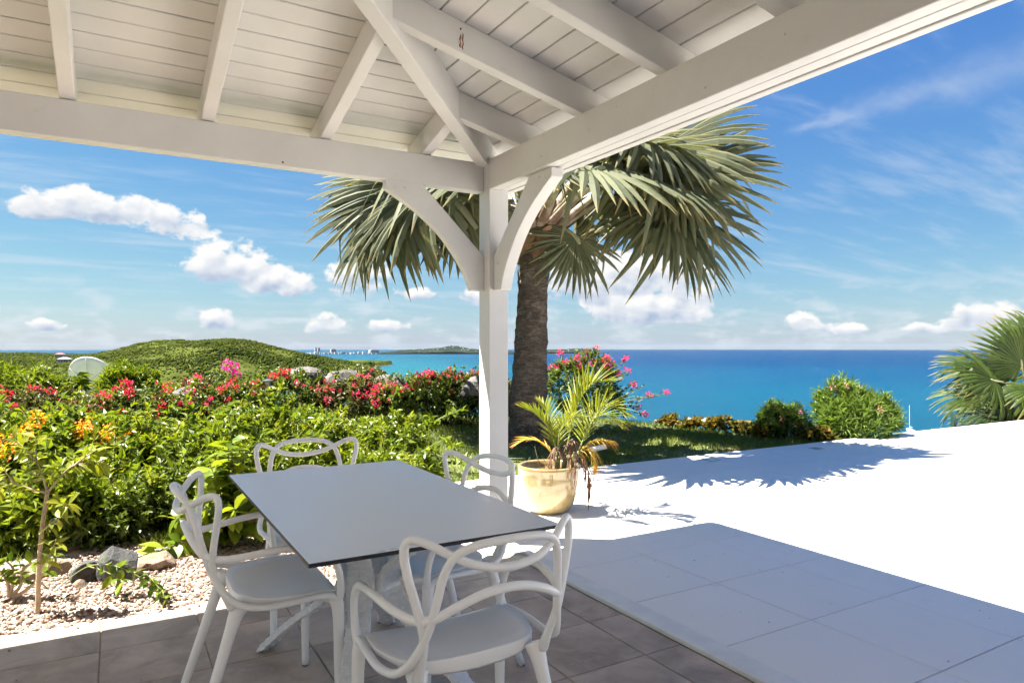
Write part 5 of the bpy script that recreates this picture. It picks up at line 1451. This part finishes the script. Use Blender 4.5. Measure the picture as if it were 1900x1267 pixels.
# ---- potted areca palm
pot_c = at_z(1019, 947, 0.0)
pot = empty('plant_pot', pot_c); tag(pot, 'glossy cream ceramic pot standing on the white paving by the post', 'pot')
prof = [(0.135, 0.0), (0.165, 0.012), (0.195, 0.06), (0.222, 0.13), (0.238, 0.21), (0.245, 0.28), (0.247, 0.335), (0.256, 0.350), (0.257, 0.366), (0.249, 0.376), (0.232, 0.376), (0.222, 0.366), (0.218, 0.33), (0.212, 0.30)]
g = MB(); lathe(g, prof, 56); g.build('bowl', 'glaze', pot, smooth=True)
g = MB(); V = [(0, 0, 0.318)]; seg = 28
for q in range(1, 5):
    for k in range(seg): V.append((0.213 * q / 4 * math.cos(6.283 * k / seg), 0.213 * q / 4 * math.sin(6.283 * k / seg), 0.312 + 0.012 * rs.uniform(-1, 1)))
Fs = [(0, 1 + k, 1 + (k + 1) % seg) for k in range(seg)] + [(1 + (q - 1) * seg + k, 1 + q * seg + k, 1 + q * seg + (k + 1) % seg, 1 + (q - 1) * seg + (k + 1) % seg) for q in range(1, 4) for k in range(seg)]
g.add(V, Fs); g.build('soil', 'soil', pot, smooth=True)
def frond(root, rng, pts, n, Lmax, mat, v_angle=0.6, width=0.011, rach=0.006, stem='stem_green', droop=0.25, start=0.30, jit=0.12):
    P = spline(pts, 8); ln = np.concatenate([[0], np.cumsum(np.linalg.norm(np.diff(P, axis=0), axis=1))]); tot = ln[-1]
    g = MB()
    for i in range(n):
        s = tot * (start + (1 - start) * (i + 0.5) / n); q = np.array([np.interp(s, ln, P[:, c]) for c in range(3)]); k = min(np.searchsorted(ln, s), len(P) - 1); T = unit(P[k] - P[k - 1])
        u = (i + 0.5) / n; L = Lmax * (0.55 + 0.45 * math.sin(math.pi * min(1, u * 0.9 + 0.15))) * (1 - 0.45 * max(0, u - 0.75) / 0.25) * rng.uniform(0.9, 1.1)
        S = unit(np.cross(T, (0, 0, 1.0)) + 1e-6); Up = np.cross(S, T)
        for sd in (-1, 1):
            d = unit(S * sd * (1.0 - 0.5 * u) + T * (0.75 + 0.7 * u) + Up * v_angle + rand_dirs(rng, 1)[0] * jit); nrm = unit(np.cross(np.cross(d, (0, 0, 1)), d) + 1e-6); w_ = unit(np.cross(d, nrm))
            V = []; tp = []
            for t in (0, 0.25, 0.5, 0.75, 1.0):
                c = q + d * L * t - np.array([0, 0, droop * L * t * t]); w = width * (0.5 + 1.6 * t if t < 0.3 else 1.0 - (t - 0.3) / 0.72) * 0.5 + 0.0006
                V += [c - w_ * w, c + nrm * w * 0.5, c + w_ * w]; tp += [t * 0.6 + u * 0.4] * 3
            Fs = []
            for k2 in range(4): a = k2 * 3; Fs += [(a, a + 1, a + 4, a + 3), (a + 1, a + 2, a + 5, a + 4)]
            g.add(V, Fs, float(np.clip(rng.uniform(0.1, 0.9), 0, 1)), tp)
    fr = g.build('frond', mat, root)
    g = MB(); tube(g, P, np.linspace(rach, rach * 0.3, len(P)), 6); g.build('rachis', stem, fr, smooth=True)
    return fr
ar = empty('areca_palm', tuple(pot_c + np.array([0, 0, 0.31]))); tag(ar, 'yellow-green potted areca palm with dead fronds hanging over the rim', 'palm')
rng = np.random.default_rng(61); ad = (pot_c - C_) @ F_
def ap(px, py, f=0.0): return at_d(px, py, ad + f) - np.array(ar.location)
o0 = ap(1045, 872); o1 = ap(1060, 870); o2 = ap(1035, 875)
frond(ar, rng, [o0, ap(1058, 800), ap(1075, 745), ap(1100, 712, -0.05), ap(1140, 708, -0.15)], 20, 0.33, 'areca', 0.55, 0.021, droop=0.12)
frond(ar, rng, [o1, ap(1085, 810), ap(1105, 765, -0.1), ap(1135, 752, -0.2), ap(1160, 770, -0.3)], 20, 0.30, 'areca', 0.5, 0.021, droop=0.15)
frond(ar, rng, [o1, ap(1080, 820, 0.1), ap(1100, 780, 0.15), ap(1125, 770, 0.2), ap(1150, 790, 0.25)], 18, 0.28, 'areca', 0.4, 0.020, droop=0.15)
frond(ar, rng, [o2, ap(1030, 825), ap(1015, 790), ap(990, 765, -0.05), ap(963, 754, -0.1)], 22, 0.20, 'areca', 0.5, 0.018, droop=0.18)
frond(ar, rng, [o2, ap(1035, 830, -0.1), ap(1040, 795, -0.2), ap(1060, 775, -0.3), ap(1085, 775, -0.38)], 22, 0.22, 'areca', 0.5, 0.018, droop=0.18)
frond(ar, rng, [o2, ap(1030, 835, 0.05), ap(1022, 790, 0.15), ap(1015, 760, 0.25), ap(1000, 742, 0.35)], 20, 0.22, 'areca', 0.5, 0.018, droop=0.18)
frond(ar, rng, [o2, ap(1025, 845), ap(1005, 822), ap(980, 815, -0.05), ap(955, 825, -0.08)], 18, 0.17, 'areca_old', 0.2, 0.012)
frond(ar, rng, [o1, ap(1075, 840), ap(1095, 820), ap(1115, 815, -0.05), ap(1138, 818, -0.08)], 16, 0.17, 'areca_old', 0.1, 0.012, droop=0.6)
frond(ar, rng, [o1, ap(1072, 850), ap(1090, 832), ap(1102, 840, -0.05), ap(1108, 868, -0.08)], 12, 0.13, 'areca_old', 0.0, 0.011, droop=1.0)
frond(ar, rng, [o0, ap(1048, 835), ap(1062, 815, -0.1), ap(1070, 840, -0.18), ap(1066, 880, -0.22)], 13, 0.12, 'dead', 0.0, 0.012, droop=1.4, stem='stem', jit=0.5)
frond(ar, rng, [o1, ap(1070, 850), ap(1082, 850), ap(1092, 880, -0.02), ap(1092, 912, -0.02)], 12, 0.12, 'dead', 0.0, 0.012, droop=1.4, stem='stem', jit=0.5)
frond(ar, rng, [o0, ap(1042, 840), ap(1032, 830, -0.15), ap(1022, 850, -0.2), ap(1022, 878, -0.2)], 10, 0.10, 'dead', 0.0, 0.012, droop=1.3, stem='stem', jit=0.5)
for (x0, y0, x1, y1) in ((1003, 872, 992, 828), (1000, 878, 973, 852), (1020, 872, 1004, 845)):
    g = MB(); P = spline([ap(x0, y0, -0.05), ap((x0 + x1) / 2 - 1, (y0 + y1) / 2 - 3, -0.06), ap(x1, y1, -0.07)], 5); tube(g, P, np.linspace(0.006, 0.003, len(P)), 6, flat=0.4); g.build('dead_stalk', 'dead_pale', ar)
for k in range(7):
    g = MB(); a = ap(1030 + 6 * k, 876 + (k % 3), -0.03 * (k % 3)); b = ap(1034 + 6 * k + rng.normal() * 3, 838, -0.03 * (k % 3)); tube(g, [a - np.array([0, 0, 0.02]), (a + b) / 2, b], [0.012, 0.010, 0.007], 7); g.build('cane', 'stem_green' if k % 2 else 'stem', ar, smooth=True)

# ================================================================== LAWN, GRAVEL, ROCKS
rng = np.random.default_rng(71)
def grass_blades(name, label, n, sampler, hmin, hmax, w=0.006):
    x, y = sampler(n); z = garden_z(x, y); n = len(x)
    a = rng.uniform(0, 6.28, n); h = rng.uniform(hmin, hmax, n) * (0.6 + 0.9 * fbm(x * 2.5, y * 2.5, 5)); lean = rng.uniform(0.2, 0.9, n)
    b = rng.uniform(0, 6.28, n)
    p = np.stack([x, y, z - 0.005], -1); s = np.stack([np.cos(a), np.sin(a), 0 * a], -1) * w
    t = np.stack([np.cos(b) * lean * h, np.sin(b) * lean * h, h], -1)
    V = np.stack([p - s, p + s, p + t], 1).reshape(-1, 3); Fc = np.arange(n * 3).reshape(-1, 3)
    patch = fbm(x * 1.3 + 9, y * 1.3, 8)
    o = array_obj(name, V, Fc, 'grass', np.clip(rng.uniform(0.1, 0.8, n) + (patch - 0.5) * 0.9, 0, 1))
    return tag(o, label, 'grass', kind='stuff')
def lawn_s(n):
    x = rng.uniform(1.0, 9.6, n); y = rng.uniform(6.10, 12.2, n)
    lim = np.interp(x, RIDGE[:, 0], RIDGE[:, 1]) + 0.5
    bare = fbm(x * 0.9, y * 1.6, 44); ok = (y < lim) & ((bare < 0.56) | (rng.uniform(0, 1, n) < 0.25)) & ((x > 2.0) | (y > 6.5))
    return x[ok], y[ok]
grass_blades('lawn_grass', 'short patchy green grass of the lawn round the palm', 95000, lawn_s, 0.025, 0.075)
def rough_s(n):
    lat = rng.uniform(-4.6, -1.2, n); dp = rng.uniform(4.0, 6.4, n); x, y = cam_ll(lat, dp)
    ok = (y > 5.05 + 0.5 * fbm(x * 1.5, x * 0 + 2, 6)) & (fbm(x * 2, y * 2, 13) > 0.38); return x[ok], y[ok]
grass_blades('rough_grass', 'longer rough grass at the edge of the gravel bed', 12000, rough_s, 0.03, 0.10, 0.005)
def lawn2_s(n):
    x = rng.uniform(0.2, 2.2, n); y = rng.uniform(4.5, 7.5, n); ok = (y > 5.2) ; return x[ok], y[ok]
grass_blades('edge_grass', 'green grass between the shrubs and the corner post', 22000, lawn2_s, 0.03, 0.09)
# pebbles
n = 23000
x = rng.uniform(-3.0, 1.85, n); y = 3.89 + rng.uniform(0, 1, n) ** 0.9 * 1.75
ok = (y < 5.45 + 0.3 * np.sin(x * 2.3)) & ((x < 1.2) | (y < 4.6)); x, y = x[ok], y[ok]; n = len(x)
z = garden_z(x, y); rad = rng.uniform(0.005, 0.0145, n)
V, Fc = lumps(np.stack([x, y, z + rad * 0.35 + rng.uniform(0, 0.008, n)], -1), rad, rng, 0.65, 0.25)
tag(array_obj('gravel', V, Fc, 'pebble', np.repeat(rng.uniform(0, 1, n), 20), smooth=False), 'pale pinkish gravel bed along the pavilion floor', 'gravel', kind='stuff')
# dry bits and stray pebbles on the paving
n = 90; x = np.concatenate([rng.uniform(-1.2, 2.1, 45), rng.uniform(2.4, 4.8, 45)]); y = np.concatenate([rng.uniform(0.9, 3.7, 45), rng.uniform(0.8, 4.2, 45)])
a_ = rng.uniform(0, 6.28, n); P = np.stack([x, y, np.full(n, 0.0035)], -1)
V, Fc = leaf_arrays(P, np.stack([np.cos(a_), np.sin(a_), 0 * a_], -1), np.tile([0.0, 0.0, 1.0], (n, 1)), rng.uniform(0.006, 0.02, n), rng.uniform(0.003, 0.009, n), 0.3, 0.0)
tag(array_obj('leaf_litter', V, Fc, 'dead', np.repeat(rng.uniform(0, 1, n), 2)), 'tiny dry leaf bits scattered over tiles and paving', 'litter', kind='stuff')
n = 90; x = rng.uniform(-1.6, 1.6, n); y = 3.885 - rng.exponential(0.03, n); rad = rng.uniform(0.004, 0.011, n)
V, Fc = lumps(np.stack([x, y, rad * 0.5], -1), rad, rng, 0.65, 0.25)
tag(array_obj('stray_pebbles', V, Fc, 'pebble', np.repeat(rng.uniform(0, 1, n), 20)), 'stray pebbles strewn on the edge of the tiled floor', 'gravel', kind='stuff')
def rock(name, label, px, py, size, mat, seed, z0=-0.05, dep=None, sq=(1, 0.8, 0.75), group=None):
    r = np.random.default_rng(seed)
    import bmesh
    bm = bmesh.new(); bmesh.ops.create_icosphere(bm, subdivisions=3, radius=1.0)
    planes = [(unit(r.normal(size=3)), r.uniform(0.55, 0.85)) for _ in range(11)]
    for v in bm.verts:
        p = np.array(v.co)
        for nrm, d in planes:
            e = p @ nrm - d
            if e > 0: p = p - nrm * e * 0.92
        p = p * (1 + 0.05 * r.normal() * 0.5) * np.array(sq) * size
        v.co = p
    me = bpy.data.meshes.new(name); bm.to_mesh(me); bm.free(); me.materials.append(M[mat])
    o = bpy.data.objects.new(name, me); link(o)
    if dep is None: p = at_z(px, py, z0)
    else: p = at_d(px, py, dep)
    o.location = (p[0], p[1], p[2] + size * sq[2] * 0.35); o.rotation_euler = (r.uniform(-0.2, 0.2), r.uniform(-0.2, 0.2), r.uniform(0, 6.28))
    return tag(o, label, 'rock', group)
rock('rock', 'flat tan rock behind the leggy shrub', 78, 1072, 0.13, 'rock_tan', 1, sq=(1.2, 0.9, 0.55))
rock('rock', 'rounded grey rock left of the jagged one', 158, 1076, 0.13, 'rock_grey', 2, sq=(1.05, 0.9, 0.75))
rock('rock', 'jagged grey rock standing on edge in the gravel', 222, 1072, 0.15, 'rock_grey', 3, sq=(0.95, 0.75, 1.0))
rock('rock', 'long brown rock beside the armchair leg', 290, 1052, 0.15, 'rock_tan', 4, sq=(1.3, 0.8, 0.5))
rock('rock', 'flat grey stone at the back of the gravel', 256, 1003, 0.13, 'rock_grey', 5, sq=(1.3, 0.9, 0.5))
rock('rock', 'pale tan stone half sunk where the rough grass begins', 125, 1020, 0.12, 'rock_tan', 6, sq=(1.3, 0.8, 0.5))
rock('rock', 'small orange-tan stone below the grey rocks', 150, 1092, 0.05, 'rock_tan', 7)
for i, (px, py, sz, lab) in enumerate(((648, 722, 0.36, 'pale flat-topped boulder poking out of the hedge'), (722, 728, 0.34, 'pale lumpy boulder in the hedge next to the flat-topped one'), (568, 708, 0.30, 'small pale boulder in the hedge right of the garden lamp'), (345, 742, 0.26, 'grey boulder in the hedge below the purple spray'), (240, 735, 0.22, 'dark grey boulder under the spiky bush'), (880, 727, 0.3, 'boulder in the hedge against the corner post'))):
    rock('boulder', lab, px, py + 6, sz, 'boulder', 20 + i, dep=10.2 if px > 500 else 9.3, sq=(1.15, 0.9, 0.7))

# ================================================================== GARDEN OBJECTS
p = at_d(497, 792, 9.3); p[2] = float(garden_z(p[0], p[1]))
bl = empty('bollard_lamp', p); tag(bl, 'dark grey garden bollard lamp standing in the hedge', 'lamp')
g = MB(); lathe(g, [(0.042, -0.1), (0.042, 0.62)], 20); g.build('column', 'black_metal', bl)
g = MB(); lathe(g, [(0.030, 0.62), (0.032, 0.72)], 20); g.build('lens', 'lamp_glass', bl)
for k in range(4): g = MB(); a = k * 1.5708 + 0.4; tube(g, [(0.044 * math.cos(a), 0.044 * math.sin(a), 0.60), (0.052 * math.cos(a), 0.052 * math.sin(a), 0.735)], 0.004, 6); g.build('strut', 'black_metal', bl)
g = MB(); lathe(g, [(0.078, 0.730), (0.080, 0.745), (0.02, 0.765)], 24); g.build('cap', 'black_metal', bl)
# satellite dish seen from behind
dd0 = 13.5; c = at_d(167, 706, dd0)
ds = empty('satellite_dish', (c[0], c[1], float(garden_z(c[0], c[1]))), -YAW); tag(ds, 'large white satellite dish seen from behind above the hedge', 'satellite dish')
cz = c[2] - ds.location[2]; Rd = 0.46; V = []; seg = 40; rg = 9
rot = Matrix.Rotation(math.radians(-62), 3, 'X') 
def dpt(r, a, extra=0.0):
    v = Vector((r * math.cos(a), r * math.sin(a), 0.26 * r * r / Rd + extra)); v = rot @ v; return (v.x, v.y, v.z + cz)
g = MB()
for layer in (0.0, -0.012):
    for i in range(rg):
        for k in range(seg): V.append(dpt(Rd * (i + 0.02) / (rg - 1 + 0.02), 6.2832 * k / seg, layer))
nL = rg * seg; Fs = []
for L_ in (0, 1):
    for i in range(rg - 1):
        for k in range(seg):
            q = (L_ * nL + i * seg + k, L_ * nL + i * seg + (k + 1) % seg, L_ * nL + (i + 1) * seg + (k + 1) % seg, L_ * nL + (i + 1) * seg + k); Fs.append(q if L_ == 0 else q[::-1])
for k in range(seg): Fs.append(((rg - 1) * seg + k, (rg - 1) * seg + (k + 1) % seg, nL + (rg - 1) * seg + (k + 1) % seg, nL + (rg - 1) * seg + k))
g.add(V, Fs); g.build('reflector', 'dish', ds, smooth=True)
g = MB(); tube(g, [dpt(Rd, 6.2832 * k / 40, -0.006) for k in range(41)], 0.014, 6, cap=False); g.build('rim', 'dish', ds, smooth=True)
for k in range(6):
    g = MB(); a = 6.2832 * k / 6 + 0.52; tube(g, [dpt(0.08, a, -0.035), dpt(Rd * 0.55, a, -0.03), dpt(Rd * 0.97, a, -0.016)], 0.012, 6); g.build('rib', 'dish', ds)
g = MB(); hub_ = dpt(0.0, 0, -0.05); tube(g, [(hub_[0], hub_[1] - 0.04, hub_[2]), (hub_[0], hub_[1] - 0.06, hub_[2] - 0.2), (hub_[0], hub_[1] - 0.06, -0.2)], 0.035, 10); g.build('mast', 'dish_metal', ds)
# small spotlight on the lawn behind the pot
p = at_z(1110, 848, 0.02)
sp = empty('garden_spotlight', p, -YAW + 0.1); tag(sp, 'small white tube spotlight on the lawn behind the areca palm', 'light')
g = MB(); tube(g, [(-0.11, 0, 0.085), (0.09, 0, 0.125)], 0.032, 16); g.build('housing', 'white_metal', sp, smooth=False)
g = MB(); tube(g, [(-0.01, 0, -0.12), (-0.01, 0, 0.09)], 0.009, 8); g.build('stake', 'black_metal', sp)
g = MB(); tube(g, [(0.09, 0, 0.125), (0.0935, 0, 0.1257)], 0.028, 16); g.build('lens', 'lamp_glass', sp)
# green wire fence past the terrace
fe = empty('wire_fence', (12.5, 6.35, -0.3)); tag(fe, 'low green wire mesh fence along the end of the terrace', 'fence')
for k in range(5):
    g = MB(); x0 = k * 1.6; g.box(x0 - 0.03, x0 + 0.03, -0.03, 0.03, -0.6, 0.50); g.build('fence_post', 'fence_green', fe)
for zz_ in (0.02, 0.25, 0.47):
    g = MB(); tube(g, [(0, 0, zz_), (6.4, 0, zz_)], 0.008, 6); g.build('rail', 'fence_green', fe)
g = MB()
for k in range(int(6.4 / 0.05)): g.box(k * 0.05, k * 0.05 + 0.005, -0.004, 0.001, -0.2, 0.47)
for k in range(13): g.box(0, 6.4, -0.009, -0.0045, -0.18 + k * 0.05, -0.175 + k * 0.05)
tag(g.build('mesh_panel', 'fence_green', fe), kind='stuff')

# ================================================================== AIR
hz = MB(); hz.box(-16600, 16600, -16600, 16600, SEA_Z - 1.2, 70.0)
ho = hz.build('haze', 'sea'); tag(ho, 'thin sea haze over the bay', 'haze', kind='stuff')
hm = bpy.data.materials.new('thin_haze'); hm.use_nodes = True; ht = NT(hm.node_tree); ht.n.clear()
hv_ = ht.new('ShaderNodeVolumePrincipled'); hv_.inputs['Color'].default_value = (0.74, 0.87, 1.0, 1.0); hv_.inputs['Density'].default_value = 5e-6
hv_.inputs['Anisotropy'].default_value = 0.0
hout = ht.new('ShaderNodeOutputMaterial'); ht.l.new(hv_.outputs[0], hout.inputs['Volume'])
ho.data.materials.clear(); ho.data.materials.append(hm)
